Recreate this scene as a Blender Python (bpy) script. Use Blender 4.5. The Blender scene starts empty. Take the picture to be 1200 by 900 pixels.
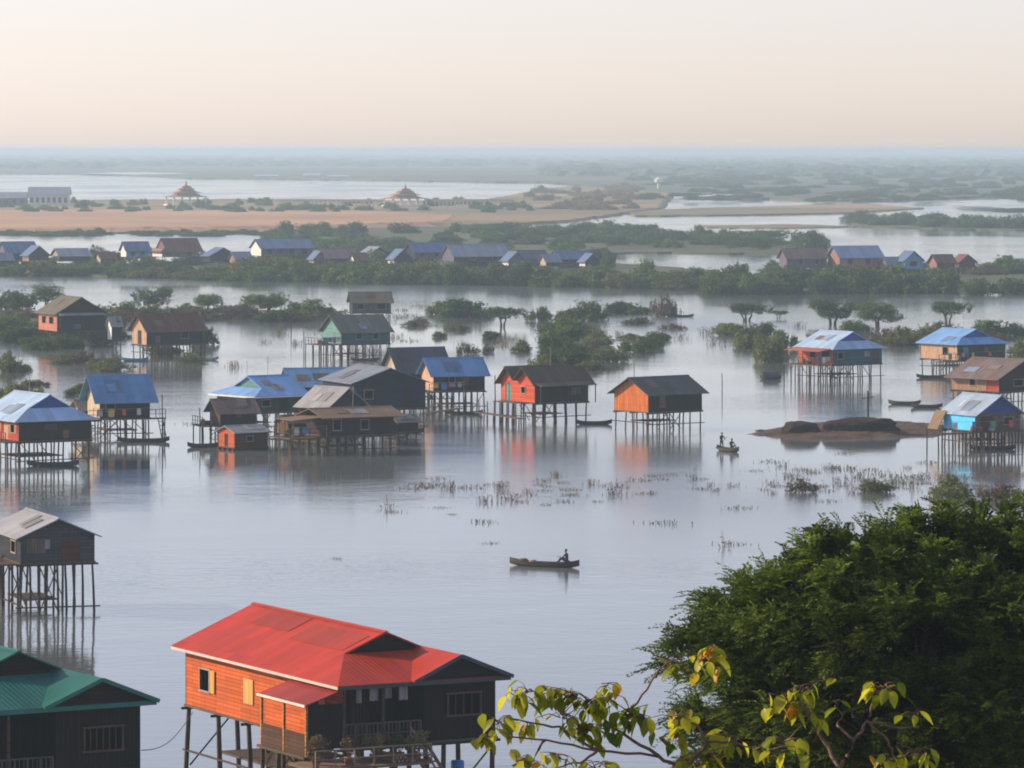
import bpy, bmesh, math, random
import numpy as np
from mathutils import Vector, Matrix

random.seed(7)
RNG = np.random.default_rng(11)
R = math.radians
SC = bpy.context.scene
COL = SC.collection

# ------------------------------------------------------------------ camera constants
H = 28.0            # eye above the flood water (m)
F = 5200.0          # focal length measured in photograph pixels (1200 wide)
HY = 175.0          # horizon row in the photograph
def depth(py, z=0.0):
    return F * (H - z) / (py - HY)
def G(px, py, z=0.0):
    """ground point seen at photograph pixel px,py on the level z"""
    Y = depth(py, z)
    return Vector(((px - 600.0) * Y / F, Y, z))
def P(px, py, Y):
    """point seen at pixel px,py at the distance Y"""
    return Vector(((px - 600.0) * Y / F, Y, H - (py - HY) * Y / F))
def scale_at(py):
    return (py - HY) / H

# ------------------------------------------------------------------ mesh builder
class MB:
    def __init__(self, off=(0, 0, 0)):
        self.v = []; self.f = []; self.uv = []; self.off = Vector(off)
    def face(self, pts, uvs=None):
        b = len(self.v)
        pts = [Vector(p) for p in pts]
        self.v += [p + self.off for p in pts]
        self.f.append(list(range(b, b + len(pts))))
        if uvs is None:
            n = Vector((0, 0, 0))
            for i in range(len(pts)):
                a, c = pts[i], pts[(i + 1) % len(pts)]
                n += a.cross(c)
            ax, ay, az = abs(n.x), abs(n.y), abs(n.z)
            if az > 1.2 * max(ax, ay): uvs = [(p.x, p.y) for p in pts]
            elif ax > ay: uvs = [(p.y, p.z) for p in pts]
            else: uvs = [(p.x, p.z) for p in pts]
        self.uv.append(uvs)
    def box(self, a, b):
        x0, y0, z0 = a; x1, y1, z1 = b
        c = [(x0,y0,z0),(x1,y0,z0),(x1,y1,z0),(x0,y1,z0),(x0,y0,z1),(x1,y0,z1),(x1,y1,z1),(x0,y1,z1)]
        for q in ((3,2,1,0),(4,5,6,7),(0,1,5,4),(1,2,6,5),(2,3,7,6),(3,0,4,7)):
            self.face([c[i] for i in q])
        return self
    def beam(self, a, b, w, h=None):
        h = h or w
        a = Vector(a); b = Vector(b); d = (b - a).normalized()
        up = Vector((0, 0, 1)) if abs(d.z) < .95 else Vector((1, 0, 0))
        s = d.cross(up).normalized() * w / 2; u = s.cross(d).normalized() * h / 2
        c = [a-s-u, a+s-u, a+s+u, a-s+u, b-s-u, b+s-u, b+s+u, b-s+u]
        L = (b - a).length
        for q in ((3,2,1,0),(4,5,6,7),(0,1,5,4),(1,2,6,5),(2,3,7,6),(3,0,4,7)):
            self.face([c[i] for i in q], [((0 if i < 4 else L), .3 * (i % 2)) for i in q])
        return self
    def tube(self, pts, rads, n=7):
        pts = [Vector(p) for p in pts]
        rings = []
        for i, p in enumerate(pts):
            d = (pts[min(i+1, len(pts)-1)] - pts[max(i-1, 0)]).normalized()
            up = Vector((0, 0, 1)) if abs(d.z) < .9 else Vector((1, 0, 0))
            s = d.cross(up).normalized(); u = s.cross(d)
            r = rads[i] if hasattr(rads, '__len__') else rads
            rings.append([p + (s * math.cos(2*math.pi*k/n) + u * math.sin(2*math.pi*k/n)) * r for k in range(n)])
        l = 0
        for i in range(len(rings) - 1):
            dl = (pts[i+1] - pts[i]).length
            for k in range(n):
                j = (k + 1) % n
                self.face([rings[i][k], rings[i][j], rings[i+1][j], rings[i+1][k]],
                          [(l, k/n), (l, (k+1)/n), (l+dl, (k+1)/n), (l+dl, k/n)])
            l += dl
        self.face(list(reversed(rings[0]))); self.face(rings[-1])
        return self
    def slab(self, poly, t, uvs=None):
        """a sheet of thickness t (downwards) with the top face poly"""
        poly = [Vector(p) for p in poly]
        lo = [p - Vector((0, 0, t)) for p in poly]
        self.face(poly, uvs); self.face(list(reversed(lo)), list(reversed(uvs)) if uvs else None)
        n = len(poly)
        for i in range(n):
            j = (i + 1) % n
            self.face([poly[i], lo[i], lo[j], poly[j]])
        return self
    def prism(self, poly, d):
        """poly pushed along the vector d, closed"""
        poly = [Vector(p) for p in poly]; d = Vector(d)
        hi = [p + d for p in poly]
        self.face(poly); self.face(list(reversed(hi)))
        n = len(poly)
        for i in range(n):
            j = (i + 1) % n
            self.face([poly[i], hi[i], hi[j], poly[j]])
        return self
    def mesh(self, name, mat, smooth=False):
        me = bpy.data.meshes.new(name)
        me.from_pydata([tuple(v) for v in self.v], [], self.f)
        uvl = me.uv_layers.new(name='UVMap')
        flat = [c for fu in self.uv for uv in fu for c in uv]
        uvl.data.foreach_set('uv', flat)
        if mat is not None: me.materials.append(mat)
        if smooth:
            bm = bmesh.new(); bm.from_mesh(me)
            bmesh.ops.remove_doubles(bm, verts=bm.verts, dist=1e-4)
            bmesh.ops.recalc_face_normals(bm, faces=bm.faces)
            bm.to_mesh(me); bm.free()
            me.polygons.foreach_set('use_smooth', [True] * len(me.polygons))
        return me
    def build(self, name, mat, parent=None, smooth=False, label=None):
        o = bpy.data.objects.new(name, self.mesh(name, mat, smooth))
        COL.objects.link(o)
        if parent is not None: o.parent = parent
        if label: o['label'] = label
        return o

def add(name, me, parent=None, loc=(0, 0, 0), rz=0.0):
    o = bpy.data.objects.new(name, me); COL.objects.link(o)
    o.location = loc; o.rotation_euler = (0, 0, rz)
    if parent is not None: o.parent = parent
    return o
def empty(name, loc, rz=0.0):
    o = bpy.data.objects.new(name, None); COL.objects.link(o)
    o.location = loc; o.rotation_euler = (0, 0, rz); o.empty_display_size = .3
    return o
def tag(o, label=None, cat=None, group=None, kind=None):
    if label: o['label'] = label
    if cat: o['category'] = cat
    if group: o['group'] = group
    if kind: o['kind'] = kind
    return o
def copy_tree(o, parent=None, table=None):
    if table is None:
        table = {}
        for q in bpy.data.objects:
            if q.parent: table.setdefault(q.parent.name, []).append(q)
    c = o.copy(); COL.objects.link(c)
    if parent is not None: c.parent = parent
    for ch in table.get(o.name, []): copy_tree(ch, c, table)
    return c

# ------------------------------------------------------------------ materials
class NT:
    def __init__(self, name):
        self.m = bpy.data.materials.new(name); self.m.use_nodes = True
        self.t = self.m.node_tree; self.t.nodes.clear()
        self.out = self.t.nodes.new('ShaderNodeOutputMaterial')
    def n(self, kind, **kw):
        x = self.t.nodes.new('ShaderNode' + kind)
        for k, v in kw.items():
            if k in x.inputs: self.put(x.inputs[k], v)
            else: setattr(x, k, v)
        return x
    def put(self, sock, v):
        if isinstance(v, bpy.types.NodeSocket): self.t.links.new(v, sock)
        else: sock.default_value = v
    def set(self, node, **kw):
        for k, v in kw.items(): self.put(node.inputs[k.replace('_', ' ')], v)
    def mix(self, fac, a, b, mode='MIX'):
        x = self.t.nodes.new('ShaderNodeMix'); x.data_type = 'RGBA'; x.blend_type = mode
        self.put(x.inputs[0], fac); self.put(x.inputs[6], a); self.put(x.inputs[7], b)
        return x.outputs[2]
    def math(self, op, a, b=0.0, clamp=False):
        x = self.t.nodes.new('ShaderNodeMath'); x.operation = op; x.use_clamp = clamp
        self.put(x.inputs[0], a); self.put(x.inputs[1], b)
        return x.outputs[0]
    def noise(self, vec, scale, detail=3.0, rough=.55):
        x = self.t.nodes.new('ShaderNodeTexNoise')
        if vec is not None: self.put(x.inputs['Vector'], vec)
        x.inputs['Scale'].default_value = scale; x.inputs['Detail'].default_value = detail
        x.inputs['Roughness'].default_value = rough
        return x.outputs[0]
    def ramp(self, fac, stops):
        x = self.t.nodes.new('ShaderNodeValToRGB'); self.put(x.inputs[0], fac)
        e = x.color_ramp.elements
        while len(e) < len(stops): e.new(.5)
        for i, (p, c) in enumerate(stops):
            e[i].position = p; e[i].color = c if len(c) == 4 else (*c, 1)
        return x.outputs[0]
    def mapping(self, vec, scale=(1, 1, 1), rot=(0, 0, 0)):
        x = self.t.nodes.new('ShaderNodeMapping'); self.put(x.inputs[0], vec)
        x.inputs['Scale'].default_value = scale; x.inputs['Rotation'].default_value = rot
        return x.outputs[0]
    def bump(self, height, strength, distance):
        x = self.t.nodes.new('ShaderNodeBump'); self.put(x.inputs['Height'], height)
        self.put(x.inputs['Strength'], strength); x.inputs['Distance'].default_value = distance
        return x.outputs[0]
    def principled(self, color, rough=.8, metal=0.0, normal=None, spec=.4):
        b = self.t.nodes.new('ShaderNodeBsdfPrincipled')
        self.put(b.inputs['Base Color'], color); self.put(b.inputs['Roughness'], rough)
        self.put(b.inputs['Metallic'], metal); b.inputs['Specular IOR Level'].default_value = spec
        if normal is not None: self.put(b.inputs['Normal'], normal)
        self.t.links.new(b.outputs[0], self.out.inputs[0])
        return self.m

def c4(c, k=1.0): return (c[0]*k, c[1]*k, c[2]*k, 1)
MATS = {}
def wood(color, vertical=False, worn=.35, board=.17):
    key = ('wood', color, vertical, worn, board)
    if key in MATS: return MATS[key]
    t = NT('plank_wood')
    uv = t.n('UVMap').outputs[0]
    v = t.mapping(uv, rot=(0, 0, R(90) if vertical else 0))
    b = t.n('TexBrick'); b.offset = .37
    t.set(b, Vector=v, Scale=1.0, Mortar_Size=.012, Mortar_Smooth=.3, Brick_Width=2.6, Row_Height=board,
          Color1=c4(color, .78), Color2=c4(color, 1.18), Mortar=c4(color, .25), Bias=0.0)
    geo = t.n('TexCoord').outputs['Object']
    grime = t.ramp(t.noise(geo, .9, 5), [(.38, (0, 0, 0)), (.68, (1, 1, 1))])
    grey = c4([.5*c + .5*sum(color)/3*.8 for c in color], .7)
    col = t.mix(t.math('MULTIPLY', grime, worn), b.outputs[0], grey)
    streak = t.noise(t.mapping(uv, scale=(9, .5, 1)), 1.0, 4)
    col = t.mix(.55, col, t.ramp(streak, [(.3, (.55, .55, .55)), (.7, (1, 1, 1))]), 'MULTIPLY')
    MATS[key] = t.principled(col, .82, 0, t.bump(b.outputs[1], .5, -.012), spec=.12)
    return MATS[key]
def tin(color, rust=.25, rustcol=(.16, .07, .035), rough=.5, period=.22, metal=0.0, dirt=.5):
    """corrugated sheet; UV x runs across the ribs"""
    key = ('tin', color, rust, rustcol, rough, period, metal)
    if key in MATS: return MATS[key]
    t = NT('corrugated_sheet')
    uv = t.n('UVMap').outputs[0]
    geo = t.n('TexCoord').outputs['Object']
    b = t.n('TexBrick'); b.offset = .5
    t.set(b, Vector=t.mapping(uv, rot=(0, 0, R(90))), Scale=1.0, Mortar_Size=.008, Brick_Width=2.3, Row_Height=.84,
          Color1=c4(color, .84), Color2=c4(color, 1.12), Mortar=c4(color, .5), Bias=0.0)
    rn = t.noise(t.mapping(uv, scale=(1.6, .45, 1)), 1.0, 6, .65)
    rm = t.ramp(rn, [(.62 - .3*rust, (0, 0, 0)), (.78 - .22*rust, (1, 1, 1))])
    col = t.mix(t.math('MULTIPLY', rm, min(1, .35 + rust)), b.outputs[0], c4(rustcol))
    big = t.noise(geo, .35, 3)
    col = t.mix(dirt, col, t.ramp(big, [(.3, (.62, .6, .58)), (.65, (1, 1, 1))]), 'MULTIPLY')
    fade = t.noise(t.mapping(uv, scale=(.9, .16, 1)), 1.0, 4, .6)
    col = t.mix(t.math('MULTIPLY', t.ramp(fade, [(.45, (0, 0, 0)), (.75, (1, 1, 1))]), .30), col, c4([.82*c + .06 for c in color]))
    sep = t.n('SeparateXYZ'); t.put(sep.inputs[0], uv)
    wv = t.math('SINE', t.math('MULTIPLY', sep.outputs[0], 2*math.pi/period))
    MATS[key] = t.principled(col, rough, metal, t.bump(wv, .6, .012), spec=.2)
    MATS[key]['base'] = color
    return MATS[key]
def plain(color, rough=.8, var=.25, scale=1.5, metal=0.0, name='worn_paint'):
    key = ('plain', color, rough, var, scale, metal, name)
    if key in MATS: return MATS[key]
    t = NT(name)
    geo = t.n('TexCoord').outputs['Object']
    n1 = t.noise(geo, scale, 5, .6)
    col = t.mix(t.math('MULTIPLY', t.ramp(n1, [(.3, (0, 0, 0)), (.7, (1, 1, 1))]), 1.0), c4(color, 1-var), c4(color, 1+var))
    MATS[key] = t.principled(col, rough, metal, t.bump(n1, .3, .02))
    return MATS[key]
def thatch(color):
    key = ('thatch', color)
    if key in MATS: return MATS[key]
    t = NT('palm_thatch')
    uv = t.n('UVMap').outputs[0]
    n1 = t.noise(t.mapping(uv, scale=(14, 1.6, 1)), 1.0, 5, .7)
    n2 = t.noise(uv, .8, 3)
    col = t.ramp(n1, [(.25, c4(color, .45)), (.5, c4(color)), (.8, c4(color, 1.5))])
    col = t.mix(.5, col, t.ramp(n2, [(.3, (.55, .5, .45)), (.7, (1, 1, 1))]), 'MULTIPLY')
    MATS[key] = t.principled(col, .95, 0, t.bump(n1, .9, .05))
    return MATS[key]
def leafmat(name, dark, light, trans=.35, odd=None):
    """leaves: every face carries its own tone in the attribute 'tone'"""
    if name in MATS: return MATS[name]
    t = NT(name)
    a = t.n('Attribute'); a.attribute_name = 'tone'
    oi = t.n('ObjectInfo').outputs['Random']
    stops = [(0.0, dark), (.62, [.6*d + .4*l for d, l in zip(dark, light)]), (.95, light)]
    if odd: stops += [(1.0, odd)]
    col = t.ramp(a.outputs['Fac'], stops)
    hsv = t.n('HueSaturation'); t.put(hsv.inputs['Color'], col)
    t.put(hsv.inputs['Value'], t.math('ADD', .8, t.math('MULTIPLY', oi, .4)))
    t.put(hsv.inputs['Hue'], t.math('ADD', .485, t.math('MULTIPLY', oi, .03)))
    d = t.n('BsdfDiffuse'); t.put(d.inputs[0], hsv.outputs[0])
    tr = t.n('BsdfTranslucent'); t.put(tr.inputs[0], hsv.outputs[0])
    g = t.n('BsdfGlossy'); t.put(g.inputs['Roughness'], .45); t.put(g.inputs[0], (1, 1, 1, 1))
    m1 = t.n('MixShader'); t.put(m1.inputs[0], trans); t.put(m1.inputs[1], d.outputs[0]); t.put(m1.inputs[2], tr.outputs[0])
    m2 = t.n('MixShader'); t.put(m2.inputs[0], .014); t.put(m2.inputs[1], m1.outputs[0]); t.put(m2.inputs[2], g.outputs[0])
    t.t.links.new(m2.outputs[0], t.out.inputs[0])
    MATS[name] = t.m
    return t.m

# ------------------------------------------------------------------ foliage meshes
def leaf_mesh(name, cen, dirs, nor, ln, wd, tone, mat):
    """one rhombic, slightly folded leaf per row: centre, long axis, face normal, length, width"""
    N = len(cen)
    dirs = dirs / (np.linalg.norm(dirs, axis=1, keepdims=True) + 1e-9)
    side = np.cross(dirs, nor); side /= (np.linalg.norm(side, axis=1, keepdims=True) + 1e-9)
    ln = np.broadcast_to(np.asarray(ln, float), (N,))[:, None]; wd = np.broadcast_to(np.asarray(wd, float), (N,))[:, None]
    v = np.stack([cen - dirs*ln/2, cen + side*wd/2 + dirs*ln*.05, cen + dirs*ln/2, cen - side*wd/2 + dirs*ln*.05], 1).reshape(-1, 3)
    me = bpy.data.meshes.new(name)
    me.vertices.add(4*N); me.loops.add(4*N); me.polygons.add(N)
    me.vertices.foreach_set('co', v.astype(np.float32).ravel())
    me.loops.foreach_set('vertex_index', np.arange(4*N, dtype=np.int32))
    me.polygons.foreach_set('loop_start', np.arange(0, 4*N, 4, dtype=np.int32))
    at = me.attributes.new('tone', 'FLOAT', 'FACE')
    at.data.foreach_set('value', np.asarray(tone, np.float32))
    me.materials.append(mat); me.update(); me.validate()
    return me
def unit(n):
    v = RNG.normal(size=(n, 3)); return v / np.linalg.norm(v, axis=1, keepdims=True)
def lobes_leaves(lobes, density, leaf, flat=.0, clump=9, shell=.55):
    """leaf clumps spread through ellipsoids: (cx,cy,cz,rx,ry,rz); returns cen, dirs, nor, tone"""
    C = []; D = []; NN = []; T = []
    for (cx, cy, cz, rx, ry, rz) in lobes:
        area = 4*math.pi*((rx*ry)**1.6 + (rx*rz)**1.6 + (ry*rz)**1.6)**(1/1.6) / 3**(1/1.6)
        k = max(6, int(area*density))
        u = unit(k); r = shell + (1.06 - shell)*RNG.random(k)**.6
        wob = 1 + .22*np.sin(u[:, 0]*5 + cx*3) * np.sin(u[:, 1]*6 + cy*2) + .12*np.sin(u[:, 2]*9 + cz)
        p = u * (r*wob)[:, None] * np.array([rx, ry, rz]) + np.array([cx, cy, cz])
        tone = RNG.random(k)*.5
        for q in range(clump):
            j = unit(k)*(leaf*1.3)*RNG.random((k, 1))
            C.append(p + j); d = unit(k); d[:, 2] *= (1 - flat); D.append(d + u*.6)
            NN.append(u + .9*unit(k) + np.array([0, 0, .5])); T.append(np.clip(tone + RNG.random(k)*.5, 0, 1))
    return np.concatenate(C), np.concatenate(D), np.concatenate(NN), np.concatenate(T)
# ================================================================== sky, sun, camera, air
SUN_EL, SUN_AZ = 24.0, 16.0       # sun far to the left and a little beyond the houses
sdir = Vector((-math.cos(R(SUN_AZ))*math.cos(R(SUN_EL)), math.sin(R(SUN_AZ))*math.cos(R(SUN_EL)), math.sin(R(SUN_EL))))
w = bpy.data.worlds.new('World'); SC.world = w; w.use_nodes = True
wt = w.node_tree; wt.nodes.clear()
sky = wt.nodes.new('ShaderNodeTexSky'); sky.sky_type = 'NISHITA'; sky.sun_disc = False
sky.sun_elevation = R(SUN_EL); sky.sun_rotation = math.atan2(sdir.x, sdir.y)
sky.altitude = 0; sky.air_density = .9; sky.dust_density = .5; sky.ozone_density = 1.0
tint = wt.nodes.new('ShaderNodeMix'); tint.data_type = 'RGBA'; tint.blend_type = 'MULTIPLY'
tint.inputs[0].default_value = 1.0; tint.inputs[7].default_value = (1.005, .935, 1.055, 1)
hs = wt.nodes.new('ShaderNodeHueSaturation'); hs.inputs['Saturation'].default_value = .62        # high thin veil of haze
bg = wt.nodes.new('ShaderNodeBackground'); bg.inputs[1].default_value = .131
wo = wt.nodes.new('ShaderNodeOutputWorld')
wt.links.new(sky.outputs[0], hs.inputs['Color']); wt.links.new(hs.outputs[0], tint.inputs[6]); wt.links.new(tint.outputs[2], bg.inputs[0]); wt.links.new(bg.outputs[0], wo.inputs[0])

sl = bpy.data.lights.new('sun', 'SUN'); sl.energy = 5.0; sl.angle = R(.55); sl.color = (1.0, .77, .52)
so = bpy.data.objects.new('sun', sl); COL.objects.link(so); so.location = (-60, 40, 80)
so.rotation_euler = (-sdir).to_track_quat('-Z', 'Y').to_euler()

cd = bpy.data.cameras.new('camera'); cam = bpy.data.objects.new('camera', cd); COL.objects.link(cam)
cam.location = (0, 0, H); cam.rotation_euler = (R(90), 0, 0)
cd.sensor_width = 36; cd.lens = 36*F/1200; cd.shift_y = -(450 - HY)/1200
cd.clip_start = .5; cd.clip_end = 90000
SC.camera = cam
SC.view_settings.view_transform = 'Standard'; SC.view_settings.look = 'None'
SC.view_settings.gamma = 1; SC.view_settings.exposure = 0.32; SC.view_settings.use_curve_mapping = False
cy = SC.cycles
cy.use_denoising = True; cy.filter_width = 1.9; cy.max_bounces = 7; cy.diffuse_bounces = 3; cy.glossy_bounces = 4
cy.transmission_bounces = 4; cy.volume_bounces = 1; cy.transparent_max_bounces = 6; cy.sample_clamp_indirect = 6

FARY = 45000.0
hb = MB(); hb.box((-9000, -260, -4), (9000, FARY + 300, 30.0))
t = NT('thin_air'); vol = t.n('VolumePrincipled')
t.set(vol, Color=(.62, .83, 1.0, 1), Density=2.0e-4, Anisotropy=.2)
t.t.links.new(vol.outputs[0], t.out.inputs['Volume'])
hz = hb.build('haze', t.m); tag(hz, kind='stuff')

# ================================================================== water and ground
def m_water():
    t = NT('flood_water')
    pos = t.n('NewGeometry').outputs['Position']
    a = t.noise(t.mapping(pos, scale=(.55, 1.0, 1)), 1.15, 3, .6)
    b = t.noise(t.mapping(pos, scale=(.9, 1.0, 1)), .16, 2, .5)
    h = t.math('ADD', t.math('MULTIPLY', a, .5), t.math('MULTIPLY', b, .9))
    lane = t.ramp(t.noise(t.mapping(pos, scale=(.006, .013, 1)), 1.0, 2, .5), [(.42, (0, 0, 0)), (.6, (1, 1, 1))])
    calm = t.noise(t.mapping(pos, scale=(.012, .004, 1)), 1.0, 3, .55)          # wind streaks and calm lanes
    silt = t.mix(t.noise(t.mapping(pos, scale=(.01, .003, 1)), 1.0, 4), (.11, .14, .148, 1), (.15, .17, .17, 1))
    rough = t.math('ADD', .045, t.math('MULTIPLY', t.ramp(calm, [(.45, (0, 0, 0)), (.62, (1, 1, 1))]), .14))
    return t.principled(silt, rough, 0, t.bump(h, t.math('ADD', .34, t.math('MULTIPLY', lane, 1.3)), .038), spec=.7)
wm = m_water()
m = MB(); ys = [-200, 150, 400, 800, 1600, 3200, 6400, 12800, FARY]
for y0, y1 in zip(ys, ys[1:]): m.face([(-8800, y0, 0), (8800, y0, 0), (8800, y1, 0), (-8800, y1, 0)])
me = m.mesh('water', wm)
water = add('water', me); tag(water, kind='structure')

def m_ground(c1, c2, scale=.05, bump=.3, name='soil', c3=None):
    t = NT(name)
    pos = t.n('NewGeometry').outputs['Position']
    n1 = t.noise(pos, scale, 6, .6); n2 = t.noise(pos, scale*9, 4, .6)
    col = t.ramp(t.math('ADD', t.math('MULTIPLY', n1, .7), t.math('MULTIPLY', n2, .3)), [(.36, c1), (.62, c2)])
    if c3:
        n3 = t.noise(t.mapping(pos, scale=(.35, 1, 1)), scale*.6, 4)
        col = t.mix(t.ramp(n3, [(.5, (0, 0, 0)), (.62, (1, 1, 1))]), col, (*c3, 1))
    return t.principled(col, .95, 0, t.bump(n2, bump, .3))
# the lake bed: one sheet to the horizon under the water, rising into the hill under the camera
def bed_height(x, y):
    h = 26.35 - .205*max(y, 0) + .5*math.sin(x*.11 + y*.07) * min(1, abs(y - 0)/25)
    h -= (max(0, abs(x) - 45)*.06)
    return max(-1.5, h)
m = MB()
xs = [-8800, -900, -300] + list(range(-150, 151, 10)) + [300, 900, 8800]
ysb = [-200, -120, -60, -30] + list(range(0, 151, 10)) + [220, 400, 900, 2500, 8000, FARY]
gv = [[(x, y, bed_height(x, y)) for x in xs] for y in ysb]
for j in range(len(ysb)-1):
    for i in range(len(xs)-1):
        m.face([gv[j][i], gv[j][i+1], gv[j+1][i+1], gv[j+1][i]])
ground = m.build('ground', m_ground((.05, .055, .025), (.12, .10, .06), .2, .5, 'hill_soil'), None, True)
tag(ground, kind='structure')

def land(name, pts, z, mat, seed=0, rough=.5, world=False, slope=4.0, fine=110):
    """a low piece of land with an uneven shoreline; pts are shoreline points"""
    rnd = random.Random(seed)
    W = [Vector(p) if world else G(p[0], p[1]) for p in pts]
    out = []
    for i in range(len(W)):
        a, b = W[i], W[(i+1) % len(W)]
        k = max(1, min(fine, int((b-a).length/ (4*rough + 2))))
        for q in range(k):
            p = a.lerp(b, q/k)
            amp = rough * min(3, (b-a).length*.08) * (0 if q == 0 else 1)
            out.append(p + Vector((rnd.uniform(-1, 1)*amp, rnd.uniform(-1, 1)*amp*2, 0)))
    c = sum(out, Vector()) / len(out)
    bm = bmesh.new()
    top = [bm.verts.new((p.x, p.y, z + rnd.uniform(-.15, .15)*z)) for p in out]
    bot = []
    n = len(out)
    for i, p in enumerate(out):
        d = out[(i+1) % n] - out[i-1]; nn = Vector((d.y, -d.x, 0)); nn = nn.normalized() if nn.length > 1e-6 else nn
        if sum((out[k].x*out[(k+1) % n].y - out[(k+1) % n].x*out[k].y) for k in range(n)) < 0: nn = -nn
        bot.append(bm.verts.new((p.x + nn.x*slope*z, p.y + nn.y*slope*z, -1.6)))
    ed = [bm.edges.new((top[i], top[(i+1) % n])) for i in range(n)]
    bmesh.ops.triangle_fill(bm, use_beauty=True, use_dissolve=False, edges=ed)
    for i in range(n):
        bm.faces.new((top[i], bot[i], bot[(i+1) % n], top[(i+1) % n]))
    bmesh.ops.recalc_face_normals(bm, faces=bm.faces)
    me = bpy.data.meshes.new(name); bm.to_mesh(me); bm.free(); me.materials.append(mat)
    o = bpy.data.objects.new(name, me); COL.objects.link(o); tag(o, kind='structure')
    return o
g_far = m_ground((.035, .055, .03), (.10, .11, .055), .0016, .1, 'far_plain_soil', (.15, .125, .07))
g_dirt = m_ground((.34, .19, .10), (.50, .31, .17), .01, .2, 'red_dirt')
g_mead = m_ground((.10, .10, .045), (.24, .19, .09), .006, .2, 'dry_meadow', (.33, .22, .11))
g_marsh = m_ground((.03, .05, .02), (.09, .10, .04), .05, .3, 'marsh_soil')
g_mud = m_ground((.042, .028, .019), (.125, .082, .052), .5, .9, 'wet_mud')

land('far_plain', [(-300, 178.6), (1500, 178.6), (1500, 229), (1180, 231), (1000, 237), (860, 233), (740, 224), (640, 215), (420, 212), (230, 210), (120, 205), (-300, 203)], 1.2, g_far, 1, 1.0)
land('temple_plain', [(-200, 240), (60, 236), (340, 235), (560, 238), (640, 222), (730, 215), (790, 224), (770, 246), (650, 262), (540, 266), (300, 252), (-200, 250)], .9, g_mead, 2, .8)
land('dirt_bank', [(-200, 252), (120, 249), (420, 250), (530, 256), (520, 263), (380, 268), (160, 271), (-200, 273)], 1.3, g_dirt, 3, .12, slope=9)
land('village_land', [(-200, 313), (300, 308), (430, 300), (620, 302), (830, 318), (832, 330), (560, 333), (300, 326), (-200, 320)], .4, g_marsh, 4, .8)
land('grove_land', [(320, 272), (500, 266), (720, 270), (960, 286), (950, 299), (740, 297), (620, 300), (450, 298), (330, 290)], .4, g_marsh, 5, .8)
land('east_land', [(842, 328), (960, 316), (1130, 318), (1290, 325), (1290, 342), (1120, 342), (950, 343), (850, 340)], .4, g_marsh, 6, .8)
land('east_strip', [(1000, 262), (1100, 258), (1300, 262), (1300, 272), (1150, 270), (1010, 267)], .4, g_marsh, 7, .6)
land('sand_strip', [(735, 249), (850, 244), (1010, 240), (1080, 245), (1000, 250), (860, 253), (745, 254)], .6, g_mead, 8, .6)
land('mud_strip', [(820, 265), (930, 263.5), (1010, 266), (920, 268), (830, 267.5)], .3, g_mead, 9, .4)
land('west_marsh', [(-60, 371), (90, 364), (260, 363), (385, 368), (380, 374), (240, 375), (90, 378), (-60, 384)], .25, g_marsh, 10, .5)
def mud_bank():
    from mathutils import noise as mn
    poly = [G(*p) for p in ((874, 509), (905, 503), (935, 499), (980, 497), (1050, 496), (1112, 499), (1112, 509), (1045, 513), (965, 515), (912, 513))]
    def dist(x, y):
        ins = False; d = 1e9; n = len(poly)
        for i in range(n):
            a, b = poly[i], poly[(i+1) % n]
            if (a.y > y) != (b.y > y) and x < (b.x-a.x)*(y-a.y)/(b.y-a.y) + a.x: ins = not ins
            ex, ey = b.x-a.x, b.y-a.y; t_ = max(0, min(1, ((x-a.x)*ex + (y-a.y)*ey)/(ex*ex+ey*ey))); d = min(d, math.hypot(x-a.x-t_*ex, y-a.y-t_*ey))
        return d if ins else -d
    x0, x1 = min(p.x for p in poly)-3, max(p.x for p in poly)+3; y0, y1 = min(p.y for p in poly)-5, max(p.y for p in poly)+5
    nx, ny = 150, 60; m = MB(); g = []
    for j in range(ny+1):
        row = []
        for i in range(nx+1):
            x = x0 + (x1-x0)*i/nx; y = y0 + (y1-y0)*j/ny; d = dist(x, y) + 1.3*mn.noise(Vector((x*.5, y*.35, 0)))
            row.append((x, y, max(-1.6, min(.45, d*.15) + .12*mn.noise(Vector((x*1.1, y*1.1, 3))) + .06*mn.noise(Vector((x*4, y*4, 1))))))
        g.append(row)
    for j in range(ny):
        for i in range(nx): m.face([g[j][i], g[j][i+1], g[j+1][i+1], g[j+1][i]])
    tag(m.build('mud_bank', g_mud, None, True), kind='structure')
mud_bank()
# ponds lying in the far plain, their level just above it
for k, pts in enumerate([[(1005, 199), (1060, 197.4), (1135, 198.5), (1125, 202.5), (1030, 202.5)], [(930, 197), (965, 196), (985, 198.5), (945, 199.5)],
                         [(1110, 236), (1180, 233), (1300, 234), (1300, 244), (1160, 245), (1130, 241)], [(100, 203), (160, 201.5), (220, 203.5), (150, 205)],
                         [(780, 229), (830, 227.5), (890, 229.5), (830, 231)]]):
    W = [G(p[0], p[1], 1.5) for p in pts]
    rnd = random.Random(k); out = []
    for i in range(len(W)):
        for q in range(5):
            p = W[i].lerp(W[(i+1) % len(W)], q/5); out.append(p + Vector((rnd.uniform(-12, 12), rnd.uniform(-40, 40), 0)))
    mm = MB(); mm.face([p for p in out]); o = mm.build('pond', wm); tag(o, kind='structure')
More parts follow.
